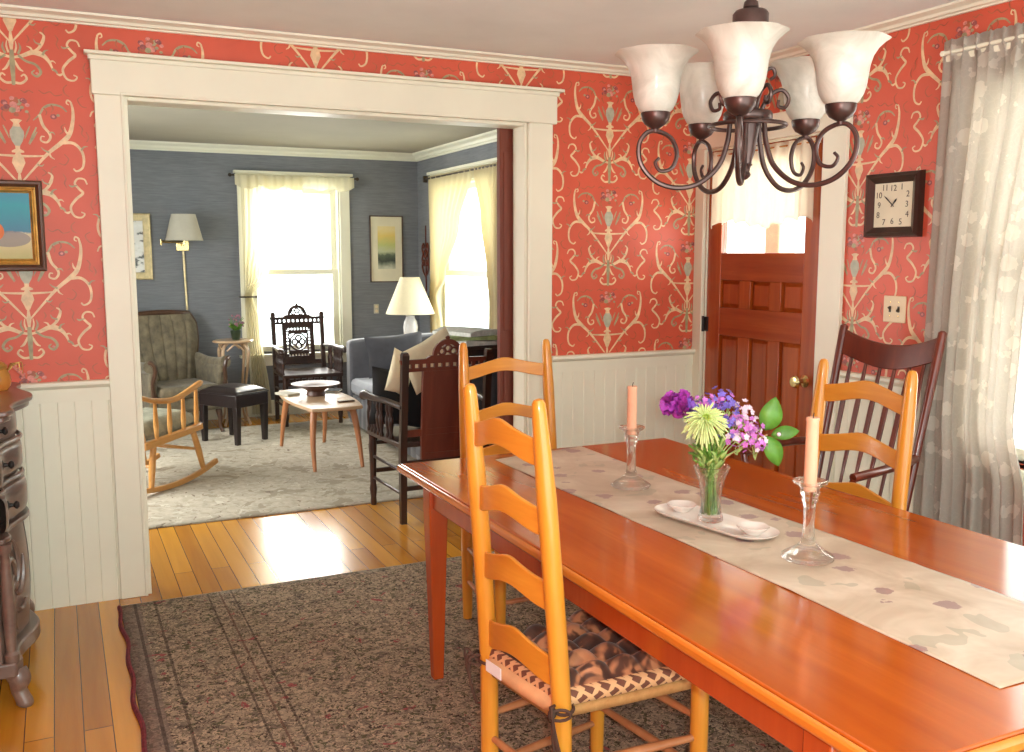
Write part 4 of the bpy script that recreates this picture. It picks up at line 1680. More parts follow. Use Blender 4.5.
def lerpz(tab):
    tab = sorted(tab)

    def f(z):
        if z <= tab[0][0]:
            return tab[0][1]
        for (a, x), (b, y) in zip(tab, tab[1:]):
            if z <= b:
                s_ = (z - a) / (b - a)
                s_ = s_ * s_ * (3 - 2 * s_)
                return x + (y - x) * s_
        return tab[-1][1]
    return f


# ---- lace curtains on the dining room window
t = thing('curtain_rod', 'curtain rod carrying the white lace panels at the right wall', 'curtain rod', (XR, 1.95, 2.275))
m = MB()
m.tube([(-.052, -.80, 0), (-.052, .80, 0)], .008, 12)
m.build('rod', 'white', t)
for y in (-.79, .79):
    m = MB()
    m.box(-.060, -.022, y - .008, y + .008, -.010, .010)
    m.build('bracket', 'white', t, bevel=.002)


def lace(name, label, y0t, y1t, y0b, y1b, z0, z1, nf, amp, xo, edge=None):
    m = MB()
    nu, nv = 150, 40

    def f(u, v):
        e = min(1, (1 - v) / .05)
        y = (y0b + (y1b - y0b) * u) * (1 - v) + (y0t + (y1t - y0t) * u) * v
        if edge:
            ya = y0b * (1 - v) + y0t * v
            y = ya + (edge(z0 + (z1 - z0) * v) - ya) * u
        ph = 2 * pi * nf * u
        w_ = amp * (.55 + .45 * (1 - v)) * (sin(ph + .6 * sin(5 * u)) + .45 * sin(2.3 * ph + 1.3 + 2 * v) + .25 * sin(.37 * ph + 3 * v))
        if v > .965:
            w_ = amp * .35 * sin(ph * 2.2)
        return (xo + w_, y + .006 * sin(2 * ph + v * 3), z0 + (z1 - z0) * v + (.006 * abs(sin(ph * 2.2)) if v > .99 else 0))
    m.grid(f, nu, nv)
    return tag(m.build(name, 'lace', solid=.0012), label, 'curtain', 'lace curtains at the dining window')


lace('lace_curtain', 'white lace curtain panel hanging to the floor beside the spindle chair', 2.735, 2.02, 2.775, 2.385, .03, 2.318, 5, .020, XR - .054, lerpz([(.03, 2.22), (.60, 2.25), (.88, 2.315), (1.25, 2.305), (2.318, 2.14)]))
lace('lace_curtain', 'white lace curtain panel at the frame edge, nearer the camera', 1.99, 1.15, 2.215, 1.10, .03, 2.318, 5, .020, XR - .054)

# ---- lace valance on the door
t = thing('valance_rod', 'thin brass rod holding the lace valance on the entry door', 'curtain rod', (XR, 3.825, 2.015))
m = MB()
m.tube([(-.030, -.39, 0), (-.030, .39, 0)], .005, 10)
m.build('rod', 'brass', t)
for y in (-.385, .385):
    m = MB()
    m.box(-.034, .0045, y - .005, y + .005, -.006, .006)
    m.build('bracket', 'brass', t)
m = MB()


def val(u, v):
    y = 3.445 + (4.205 - 3.445) * u
    hem = 1.640 + .020 * abs(sin(pi * 7 * u)) + .016 * sin(2 * pi * 1.5 * u + .5)
    z = hem + (2.035 - hem) * v
    w_ = .010 * (1.1 - .5 * v) * (sin(2 * pi * 8 * u) + .4 * sin(2 * pi * 17 * u + 1))
    return (XR - .032 + w_, y, z)


m.grid(val, 140, 24)
tag(m.build('door_valance', 'doorsheer', solid=.001), 'short ivory lace valance gathered over the top of the door glass', 'valance')

# ---- framed still life on the red wall
t = thing('still_life_painting', 'still life painting of an orange fruit in a wooden gilt-lined frame, left of the opening', 'painting', (-.265, YA, 1.612))
hw, hh = .232, .181


def frame(mb, w, h, prof, mi=0):
    """prof = [(inset, depth)]; swept round a w x h half-size rectangle in the xz plane facing -y"""
    vs = []
    for i_, d in prof:
        a, b = w - i_, h - i_
        vs += [(-a, -d, -b), (a, -d, -b), (a, -d, b), (-a, -d, b)]
    fs = [(4 * k + i, 4 * k + (i + 1) % 4, 4 * k + 4 + (i + 1) % 4, 4 * k + 4 + i) for k in range(len(prof) - 1) for i in range(4)]
    mb.add(vs, fs, mi)


m = MB()
frame(m, hw, hh, [(0, 0), (0, .028), (.006, .034), (.014, .032), (.026, .022), (.028, 0)])
m.build('frame', 'trimwood', t, sharp=25)
m = MB()
frame(m, hw - .026, hh - .026, [(0, .0), (0, .024), (.006, .026), (.010, .020), (.014, .022), (.020, .014), (.024, .012), (.024, 0)])
m.build('liner', 'gold', t, sharp=25)


def m_still():
    q = NT('still_life')
    tc = q.n('ShaderNodeTexCoord')
    sep = q.n('ShaderNodeSeparateXYZ')
    q.l(tc.outputs['Object'], sep.inputs[0])
    n_ = q.noise(tc.outputs['Object'], 18, 4)
    zz = q.math('ADD', sep.outputs[2], q.math('MULTIPLY', q.math('SUBTRACT', n_, .5), .04))
    c = q.ramp(q.math('ADD', q.math('MULTIPLY', zz, 3.2), .5), [(.05, (176, 172, 110)), (.32, (214, 200, 150)), (.40, (206, 196, 160)), (.43, (70, 130, 158)), (.75, (52, 158, 172)), (1, (70, 140, 176))])
    dx = q.math('SUBTRACT', sep.outputs[0], .100)
    dz = q.math('ADD', sep.outputs[2], .052)
    rr = q.math('ADD', q.math('MULTIPLY', dx, dx), q.math('MULTIPLY', q.math('MULTIPLY', dz, dz), 6.0))
    c = q.mix(q.math('MULTIPLY', q.math('LESS_THAN', rr, .0062), .7), c, (120, 116, 128))
    for ox, oz, r_ in ((.045, -.022, .040), (-.05, -.03, .046)):
        dx = q.math('SUBTRACT', sep.outputs[0], ox)
        dz = q.math('SUBTRACT', sep.outputs[2], oz)
        d2 = q.math('ADD', q.math('MULTIPLY', dx, dx), q.math('MULTIPLY', dz, dz))
        c = q.mix(q.math('LESS_THAN', d2, r_ * r_), c, (214, 112, 48))
    q.l(c, q.b.inputs['Base Color'])
    return q.p(.5)


M['still'] = m_still()
m = MB()
m.box(-hw + .048, hw - .048, -.012, -.004, -hh + .048, hh - .048)
m.build('canvas', 'still', t)

# ---- carved serpentine sideboard against the left wall
SX, SY, SL = -.60, 3.775, .745
t = thing('sideboard', 'dark carved serpentine-front sideboard at the left edge, against the wall', 'sideboard', (SX, SY, 0))
hl = SL / 2


def sfront(v, out=0.0):
    """serpentine front: depth at v in -1..1 along the length"""
    return .425 + .030 * cos(pi * v * 1.5) * (1 - abs(v) ** 6 * .4) + out - .035 * max(0, abs(v) - .86) / .14


def slab(m, z0, z1, out, ext=0.0, n=40):
    poly = [(.0, -hl - ext), (.0, hl + ext)] + [(sfront(1 - 2 * k / n, out), (hl + ext) * (1 - 2 * k / n)) for k in range(n + 1)]
    m.prism(poly, lambda u, v, s: (u, v, z1 if s else z0))


m = MB()
slab(m, .965, .985, .032, .018)
slab(m, .985, 1.003, .044, .026)
m.build('top', 'sidewood', t, bevel=.005)
m = MB()
slab(m, .15, .965, -.02)
m.build('carcase', 'sidewood', t)
for z0, z1, bul in ((.865, .955, .010), (.735, .852, .022), (.585, .722, .030)):
    m = MB()
    n = 40

    def fr(u, v):
        yv = (2 * u - 1) * .93
        b = math.sqrt(max(0, 1 - (2 * v - 1) ** 4))
        return (sfront(yv, -.022 + bul * b), hl * yv, z0 + (z1 - z0) * v)
    m.grid(fr, n, 10)
    d = m.build('drawer', 'sidewood', t)
    for yv in (-.55, .55):
        g = MB()
        g.lathe([(.0, -.004), (.016, -.004), (.017, .002), (.008, .006), (.006, .018), (.013, .024), (.014, .030), (.008, .036), (.0, .037)], 14, (sfront(yv, -.022 + bul), hl * yv, (z0 + z1) / 2), 0, Matrix.Rotation(pi / 2, 4, 'Y'))
        g.build('knob', 'black_iron', d)
m = MB()
for z in (.728, .858):
    for w_ in (0,):
        m = MB()
        m.tube([(sfront(1 - 2 * k / 40, -.004), hl * (1 - 2 * k / 40), z) for k in range(41)], .008, 8)
        m.build('moulding', 'sidewood', t)
m = MB()
slab(m, .565, .583, .010, .006)
m.build('waist', 'sidewood', t, bevel=.004)
for sgn in (-1, 1):
    m = MB()
    n = 20

    def dr(u, v):
        yv = sgn * (.06 + .82 * u)
        return (sfront(yv, -.012 + .012 * sin(pi * v)), hl * yv, .175 + .377 * v)
    m.grid(dr, n, 8)
    d = m.build('door', 'sidewood', t)
    g = MB()                                   # carved scroll and leaf relief
    yc_, zc2 = hl * sgn * .47, .365
    for k in range(6):
        a0 = 2 * pi * k / 6
        pts = []
        for j in range(12):
            s_ = j / 11
            r_ = .020 + .075 * s_
            a = a0 + 1.6 * s_
            y, z = yc_ + r_ * cos(a) * .95, zc2 + r_ * sin(a) * 1.7
            pts.append((sfront(y / hl, .004), y, z, .005 + .006 * sin(pi * s_)))
        g.tube([p[:3] for p in pts], [p[3] for p in pts], 7)
    g.ball((sfront(yc_ / hl, .002), yc_, zc2), .020, 10, 0, (.7, 1, 1))
    g.build('carving', 'sidewood', d)
m = MB()
slab(m, .115, .165, .020, .012)
m.build('base_moulding', 'sidewood', t, bevel=.006)
for sy in (-1, 1):
    for xx, nm in ((.405, 1), (.04, 0)):
        m = MB()
        y = sy * (hl - .035)
        q = spline([(xx, y, .118, .036), (xx + .010 * nm, y + sy * .008, .095, .036), (xx + .006 * nm, y + sy * .004, .060, .026), (xx + .016 * nm, y + sy * .010, .030, .025), (xx + .022 * nm, y + sy * .012, .012, .027), (xx + .020 * nm, y + sy * .012, .001, .022)], 5)
        m.tube([p[:3] for p in q], [p[3] for p in q], 12)
        m.build('leg', 'sidewood', t)
# turned corner column
for sy in (-1, 1):
    m = MB()
    y = sy * (hl - .012)
    m.lathe([(.0, .165), (.022, .165), (.024, .19), (.015, .20), (.018, .25), (.020, .36), (.016, .48), (.014, .53), (.023, .545), (.023, .565), (.0, .565)], 14, (.398, y, 0))
    m.build('column', 'sidewood', t)

# ---- amber glass jar with a pink spray on the sideboard
t = thing('amber_jar', 'amber glass jar with a pinkish floral lid standing on the sideboard', 'jar', (-.212, 3.93, 1.0035))


def m_amber():
    q = NT('amber_glass')
    q.set(q.b, **{'Base Color': L((236, 178, 90)), 'Roughness': .12, 'Transmission Weight': .6, 'IOR': 1.3})
    return q.m


M['amber'] = m_amber()
m = MB()
m.lathe([(.0, 0), (.028, 0), (.036, .010), (.042, .034), (.038, .060), (.030, .074), (.031, .080), (.0, .080)], 20)
m.build('body', 'amber', t)
m = MB()
m.lathe([(.0, .0805), (.030, .0805), (.032, .088), (.022, .100), (.007, .108), (.009, .116), (.0, .120)], 18)
m.build('lid', 'gold', t)
for k in range(4):
    m = MB()
    a = -1.0 + .55 * k
    q = spline([(.030, .0, .07, .0022), (.045 + .01 * k, .02 * a, .10, .002), (.055 + .008 * k, .03 * a, .085 - .012 * k, .002)], 5)
    m.tube([p[:3] for p in q], [p[3] for p in q], 6)
    e = q[-1]
    for j in range(5):
        b = 2 * pi * j / 5
        m.ball((e[0] + .004 * cos(b), e[1] + .005 * sin(b), e[2] + .005 * cos(b * 2)), .0048, 7, 1)
    m.build('sprig', ['gold', 'pink_ink'], t)

# ================================================================== LIVING ROOM
t = thing('area_rug', 'pale grey-beige faded floral carpet in the living room', 'rug', (-.15, 5.43, 0))
m = MB()
m.grid(lambda u, v: (3.05 * u, 2.95 * v, .009 + .001 * sin(u * 40) * sin(v * 41)), 50, 50)
m.build('pile', 'lrug', t, solid=.0075)
LR = .0105

# ---- far window curtains
def drape(name, label, fn_left, fn_right, z0, z1, place, nf, amp, mat_='sheer', nu=90, nv=60, group=None, zdip=None):
    """sheet between two edge curves; place(u_coord, off, z)"""
    m = MB()

    def f(u, v):
        z = z0 + (z1 - z0) * v
        a, b = fn_left(z), fn_right(z)
        w_ = abs(b - a)
        am = amp * (.6 + .8 * (1 - min(1, w_ / .7)))
        ph = 2 * pi * nf * u
        off = am * (sin(ph) + .4 * sin(2.1 * ph + 1 + v))
        zz = z - (zdip(u, z) if zdip else 0)
        return place(a + (b - a) * u, off, zz)
    m.grid(f, nu, nv)
    return tag(m.build(name, mat_, solid=.001), label, 'curtain', group)


far = lambda u, o, z: (u, YF - .055 - .012 + o, z)
t = thing('curtain_rod', 'dark curtain rod across the head of the far window', 'curtain rod', (2.02, YF, 2.198))
m = MB()
m.tube([(-.57, -.068, 0), (.57, -.068, 0)], .008, 10)
m.build('rod', 'rodmetal', t)
for s_ in (-1, 1):
    m = MB()
    m.ball((s_ * .582, -.068, 0), .018, 12)
    m.build('finial', 'rodmetal', t)
    m = MB()
    m.box(s_ * .55 - .006, s_ * .55 + .006, -.075, -.026, -.006, .006)
    m.build('bracket', 'rodmetal', t)
drape('sheer_curtain', 'sheer cream curtain tied back to the left of the far window',
      lerpz([(.03, 1.56), (1.10, 1.53), (2.20, 1.53)]), lerpz([(.03, 1.74), (.9, 1.66), (1.12, 1.60), (1.30, 1.75), (1.75, 2.02), (2.20, 2.10)]), .03, 2.198, far, 7, .013, 'sheer_far')
m = MB()


def valance(u, v):
    sc = abs(sin(pi * 5 * u))
    hem = 2.115 - .040 * sc
    z = hem + (2.206 - hem) * v
    return (1.475 + 1.09 * u, YF - .088 - .007 * sin(2 * pi * 14 * u) - .012 * sc * (1 - v), z)


m.grid(valance, 140, 12)
tag(m.build('window_valance', 'sheer_far', solid=.001), 'scalloped cream valance across the head of the far window', 'valance')


def holdback(x, y, z, n_, lab, mirror):
    """n_ = unit vector out of the wall"""
    t = thing('curtain_holdback', lab, 'curtain holdback', (x, y, z))
    m = MB()
    n_ = Vector(n_)
    sd = Vector((-n_.y, n_.x, 0)) * mirror
    q = spline([tuple(Vector((0, 0, 0)) + n_ * .002), tuple(n_ * .08), tuple(n_ * .105 + sd * .03), tuple(n_ * .105 + sd * .13)], 5)
    m.tube(q, .007, 8)
    m.build('arm', 'rodmetal', t)
    m = MB()
    m.ball(tuple(n_ * .105 + sd * .135), .012, 10)
    m.build('knob', 'rodmetal', t)


holdback(1.485, YF - .022, 1.115, (0, -1, 0), 'dark curtain holdback at the left of the far window', 1)

# ---- right window curtains
rgt = lambda u, o, z: (XR - .053 + o, u, z)
t = thing('curtain_rod', 'dark curtain rod across the head of the side window, behind the sliding door edge', 'curtain rod', (XR, 7.69, 2.195))
m = MB()
m.tube([(-.055, -.84, 0), (-.055, .84, 0)], .008, 10)
m.build('rod', 'rodmetal', t)
for s_ in (-1, 1):
    m = MB()
    m.box(-.075, -.035, s_ * .85 - .016, s_ * .85 + .016, -.03, .03)
    m.build('finial', 'rodmetal', t, bevel=.004)
    m = MB()
    m.box(-.06, -.026, s_ * .81 - .006, s_ * .81 + .006, -.006, .006)
    m.build('bracket', 'rodmetal', t)
drape('sheer_curtain', 'sheer cream curtain swept back at the far side of the side window',
      lerpz([(.03, 8.40), (1.10, 8.42), (2.20, 8.47)]), lerpz([(.03, 8.12), (.85, 8.15), (1.11, 8.24), (1.30, 8.05), (1.75, 7.72), (2.20, 7.42)]), .03, 2.215, rgt, 8, .014)
drape('sheer_curtain', 'sheer cream curtain at the near side of the side window, by the sliding door edge',
      lerpz([(.03, 7.12), (1.11, 7.05), (1.35, 7.10), (1.80, 7.24), (2.20, 7.40)]), lerpz([(.03, 6.90), (2.20, 6.90)]), .03, 2.215, rgt, 7, .014)
holdback(XR - .022, 8.43, 1.105, (-1, 0, 0), 'dark curtain holdback at the far side of the side window', 1)

# ---- framed prints and the gilt framed mirror-like picture
t = thing('framed_print', 'tall framed print of a yellow sky over a green landscape on the blue wall', 'picture', (2.896, YF, 1.547))
hw, hh = .166, .318
m = MB()
frame(m, hw, hh, [(0, 0), (0, .020), (.008, .022), (.010, .012), (.010, 0)])
m.build('frame', 'trimwood', t, sharp=25)
m = MB()
m.box(-hw + .009, hw - .009, -.010, -.002, -hh + .009, hh - .009)
mat_ = m.build('mat', 'paperwhite', t)


def m_land():
    q = NT('landscape_print')
    tc = q.n('ShaderNodeTexCoord')
    sep = q.n('ShaderNodeSeparateXYZ')
    q.l(tc.outputs['Object'], sep.inputs[0])
    n_ = q.noise(tc.outputs['Object'], 14, 4)
    f = q.math('ADD', q.math('MULTIPLY', sep.outputs[2], 2.4), q.math('ADD', q.math('MULTIPLY', n_, .22), .38))
    c = q.ramp(f, [(.03, (196, 194, 172)), (.14, (120, 126, 110)), (.22, (58, 66, 58)), (.36, (92, 104, 84)), (.44, (186, 190, 156)), (.58, (186, 190, 120)), (.80, (222, 196, 110)), (.95, (224, 206, 150))])
    q.l(c, q.b.inputs['Base Color'])
    return q.p(.6)


M['land'] = m_land()
m = MB()
m.box(-.088, .088, -.0115, -.0102, -.190, .218)
m.build('image', 'land', t)

t = thing('gilt_framed_picture', 'gilt framed picture half hidden by the left side of the opening', 'picture', (.555, YF, 1.563))
hw, hh = .205, .284
m = MB()
frame(m, hw, hh, [(0, 0), (0, .024), (.006, .028), (.010, .026), (.012, .018), (.050, .014), (.052, .018), (.060, .018), (.064, .008), (.064, 0)])
m.build('frame', 'champagne', t, sharp=25)


def m_snow():
    q = NT('pale_scene')
    n_ = q.noise(q.coord((1, 1, 1.6)), 9, 3)
    q.l(q.ramp(n_, [(.40, (70, 66, 58)), (.47, (224, 220, 210)), (.7, (236, 234, 228))]), q.b.inputs['Base Color'])
    return q.p(.15)


M['snow'] = m_snow()
m = MB()
m.box(-hw + .062, hw - .062, -.009, -.002, -hh + .062, hh - .062)
m.build('image', 'snow', t)

# ---- swing-arm wall lamp with its cord cover
t = thing('wall_lamp', 'brass swing-arm wall lamp with a grey tapered shade above the wing chair', 'wall lamp', (1.018, YF, 1.60))
m = MB()
m.box(-.055, .055, -.016, 0, -.075, .045)
m.build('back_plate', 'brass', t, bevel=.006)
m = MB()
m.tube([(-.0, -.016, -.015), (.0, -.060, -.015)], .008, 10)
m.tube([(0, -.060, -.03), (0, -.060, .01)], .010, 10)
m.tube([(0, -.060, -.0), (-.185, -.085, -.0)], .006, 8)
m.tube([(-.185, -.085, -.025), (-.185, -.085, .025)], .010, 10)
m.tube([(-.185, -.085, .012), (-.008, -.200, .012)], .006, 8)
m.build('swing_arm', 'brass', t)
m = MB()
m.tube([(-.005, -.205, -.02), (-.005, -.205, .09)], .012, 12)
m.lathe([(.0, .05), (.019, .05), (.020, .10), (.0, .10)], 14, (-.005, -.205, 0))
m.build('socket', 'brass', t)
m = MB()
pr_ = [(.157, .015), (.150, .04), (.100, .240)]
m.lathe(pr_ + [(r_ - .003, z) for r_, z in pr_[::-1]], 36, (-.005, -.205, 0))
m.build('shade', 'grey_shade', t)
m = MB()
m.tube([(.004 + .012 * k / 24, -.012, -.075 - (.52) * k / 24) for k in range(25)], .0095, 8)
m.build('cord_cover', 'champagne', t)

# ---- small fittings on the walls
t = thing('wall_outlet', 'small pale wall fitting low on the blue wall under the framed print', 'wall fitting', (2.785, YF, .972))
m = MB()
m.box(-.026, .026, -.006, 0, -.045, .045)
m.build('plate', 'grey_shade', t, bevel=.003)
for z in (-.020, .022):
    m = MB()
    m.lathe([(.0, 0), (.015, 0), (.015, .006), (.0, .008)], 14, (0, -.006, z), 0, Matrix.Rotation(pi / 2, 4, 'X'))
    m.build('socket', 'switch', t)
t = tag(bpy.data.objects.new('wall_ornament', None), 'dark wrought iron scroll ornament on the blue wall beside the side window', 'wall ornament')
C.objects.link(t)
t.location = (XR, 8.67, 1.44)
m = MB()
m.bar((-.008, 0, -.30), (-.008, 0, .33), .012, .008, (1, 0, 0))
m.build('stem', 'mahog', t)
for s_ in (-1, 1):
    for z0, dr in ((-.15, 1), (.02, 1), (.10, -1)):
        m = MB()
        q = spline([(-.012, 0, z0), (-.013, s_ * .05, z0 + .03 * dr), (-.014, s_ * .085, z0 + .09 * dr), (-.013, s_ * .06, z0 + .14 * dr), (-.012, s_ * .035, z0 + .12 * dr), (-.012, s_ * .045, z0 + .095 * dr)], 6)
        m.tube(q, .008, 8)
        m.build('scroll', 'mahog', t)

# ---- wing armchair
t = thing('wing_armchair', 'moss green tufted wing armchair with dark wood trim in the far left corner', 'armchair', (.857, 8.42, LR), radians(15))
t.scale = (.88, .88, .97)
# local: +y is the back, -y the front
m = MB()
m.box(-.335, .335, -.36, .30, .20, .33)
m.build('base', 'sage_up', t, bevel=.03)
m = MB()


def cush(x0, x1, y0, y1, z0, z1, crown=.03):
    def top(u, v):
        return (x0 + (x1 - x0) * u, y0 + (y1 - y0) * v, z1 + crown * (sin(pi * u) * sin(pi * v)) ** .5)
    return top


m.box(-.285, .285, -.39, .22, .33, .43)
sc_ = m.build('seat_cushion', 'sage_up', t, bevel=.035)
m = MB()


def backpt(u, v):
    # outline: narrow at the seat, sweeping out to rounded shoulders
    z = .40 + .60 * v
    w_ = .27 + .085 * min(1, v * 1.6) - .05 * max(0, v - .86) / .14
    x = (2 * u - 1) * w_
    ch = .018 * abs(sin(pi * 6 * u)) ** .5
    ed = min(1, 8 * min(u, 1 - u))
    return (x, .195 + .12 * v - ch * (.3 + .7 * min(1, (1 - v) * 8)) * ed - .04 * (1 - v) + .02 * (1 - ed), z)


m.grid(backpt, 72, 24)
n0 = 73
m.grid(lambda u, v: (backpt(u, v)[0], .30 + .12 * v, backpt(u, v)[2]), 24, 12)
m.build('backrest', 'sage_up', t)
m = MB()
out = []
for k in range(21):
    v = k / 20
    x, y, z = backpt(0, v)
    out.append((x - .004, y + .035, z))
for k in range(1, 21):
    u = k / 20
    x, y, z = backpt(u, 1)
    out.append((x, y + .035, 1.0 + .018 * sin(pi * u)))
for k in range(19, -1, -1):
    x, y, z = backpt(1, k / 20)
    out.append((x + .004, y + .035, z))
m.tube(out, .024, 10)
m.build('back_trim', 'trimwood', t)
for s_ in (-1, 1):
    m = MB()
    # arm: rolled pad on an upholstered side panel
    side = [(-.33, .22), (.26, .22), (.28, .60), (.20, .62), (.05, .575), (-.20, .575), (-.34, .60), (-.37, .54), (-.34, .46), (-.31, .34)]
    m.prism(side, lambda y, z, q: (s_ * (.29 if q == 0 else .365), y, z))
    m.build('arm', 'sage_up', t, bevel=.022)
    m = MB()
    q = spline([(s_ * .330, .24, .615), (s_ * .345, .05, .590), (s_ * .355, -.20, .590), (s_ * .365, -.35, .610)], 6)
    m.tube(q, [.040 + .012 * k / (len(q) - 1) for k in range(len(q))], 12)
    m.build('arm_roll', 'sage_up', t)
    m = MB()
    q = spline([(s_ * .385, -.385, .655), (s_ * .345, -.405, .630), (s_ * .330, -.400, .56), (s_ * .345, -.372, .47), (s_ * .335, -.352, .36), (s_ * .325, -.350, .24)], 6)
    m.tube(q, [.012] + [.019] * (len(q) - 2) + [.016], 8)
    m.build('arm_trim', 'trimwood', t)
for sx in (-1, 1):
    for sy, y in ((-1, -.30), (1, .26)):
        m = MB()
        m.tube(spline([(sx * .29, y, .22), (sx * .30, y + sy * .02, .13), (sx * .295, y + sy * .03, .05), (sx * .31, y + sy * .05, .0)], 4), [.030, .030, .029, .027, .024, .021, .019, .017, .016, .015, .016, .017, .019][:13], 10)
        m.build('leg', 'trimwood', t)

# ---- black leather bench
BA, BB, BC_ = Vector((1.165, 7.55)), Vector((1.435, 7.735)), Vector((1.015, 7.93))
bc = (BB + BC_) / 2
ux = (BB - BA).normalized()
t = thing('footstool', 'black leather topped footstool on four square legs between the armchair and low table', 'footstool', (bc.x + .005, bc.y - .06, LR), math.atan2(ux.y, ux.x))
bl, bw = (BB - BA).length / 2 + .028, (BC_ - BA).length / 2 + .028
bl, bw = bl * .90, bw * .90
m = MB()
m.box(-bl, bl, -bw, bw, .295, .395)
m.build('apron', 'leather', t, bevel=.006)
m = MB()


def pad(u, v):
    e = min(u, 1 - u, v, 1 - v)
    return ((2 * u - 1) * (bl + .004), (2 * v - 1) * (bw + .004), .395 + .045 * min(1, e * 5) ** .5 + .012 * sin(pi * u) * sin(pi * v))


m.grid(pad, 30, 30)
m.build('seat_pad', 'leather', t)
m = MB()
m.tube([(x, y, .397) for x, y in ((-bl, -bw), (bl, -bw), (bl, bw), (-bl, bw))], .006, 8, closed=True)
m.build('piping', 'leather', t)
for sx in (-1, 1):
    for sy in (-1, 1):
        m = MB()
        x, y = sx * (bl - .026), sy * (bw - .026)
        m.bar((x, y, .30), (x, y, 0), .050, .050, (0, 1, 0), 0, .036, .036)
        m.build('leg', 'leather', t, bevel=.003)

# ---- plant stand and plant
t = thing('plant_stand', 'small pale wooden stand with curved legs beside the far window', 'plant stand', (1.375, 8.60, 0))
m = MB()
m.lathe([(.0, .725), (.150, .725), (.168, .732), (.170, .742), (.164, .750), (.0, .750)], 32, wob=lambda a, z: .04 * cos(8 * a))
m.build('top', 'palewood', t)
for k in range(4):
    a = pi / 4 + k * pi / 2
    m = MB()
    q = spline([(r_ * cos(a), r_ * sin(a), z, w_) for r_, z, w_ in ((.100, .726, .014), (.150, .66, .015), (.142, .52, .012), (.108, .30, .0105), (.115, .10, .0095), (.150, .012, .012), (.160, .004, .008))], 6)
    m.tube([p[:3] for p in q], [p[3] for p in q], 8)
    m.build('leg', 'palewood', t)
m = MB()
m.lathe([(.0, .222), (.112, .222), (.118, .232), (.112, .242), (.0, .242)], 24)
m.build('shelf', 'palewood', t)
for k in range(4):
    m = MB()
    a = k * pi / 2
    q = spline([(.125 * cos(a - .6), .125 * sin(a - .6), .66), (.120 * cos(a - .25), .120 * sin(a - .25), .70), (.118 * cos(a), .118 * sin(a), .715), (.120 * cos(a + .25), .120 * sin(a + .25), .70), (.125 * cos(a + .6), .125 * sin(a + .6), .66)], 5)
    m.tube(q, .008, 8)
    m.build('bracket', 'palewood', t)
t = thing('potted_plant', 'small pink flowering plant in a dark green pot on the wooden stand', 'plant', (1.400, 8.59, .7505))
m = MB()
m.lathe([(.0, 0), (.030, 0), (.034, .006), (.046, .060), (.048, .084), (.043, .085), (.040, .070), (.0, .066)], 20)
m.build('pot', 'potgreen', t)
rp = random.Random(11)
m = MB()
for k in range(16):
    a, r_ = rp.uniform(0, 2 * pi), rp.uniform(.02, .07)
    h_ = rp.uniform(.12, .20)
    m.tube(spline([(0, 0, .068), (r_ * .4 * cos(a), r_ * .4 * sin(a), .068 + (h_ - .068) * .6), (r_ * cos(a), r_ * sin(a), h_)], 4), .0022, 5, 0)
    leafmesh(m, (r_ * .3 * cos(a), r_ * .3 * sin(a), .09), (r_ * 1.1 * cos(a), r_ * 1.1 * sin(a), h_ * .8), (0, -.6, .8), .022)
m.build('foliage', 'stem', t)
m = MB()
for k in range(24):
    a, r_ = rp.uniform(0, 2 * pi), rp.uniform(.0, .075)
    m.ball((r_ * cos(a), r_ * sin(a), rp.uniform(.12, .215)), rp.uniform(.007, .013), 7)
m.build('blooms', 'dusk', t)


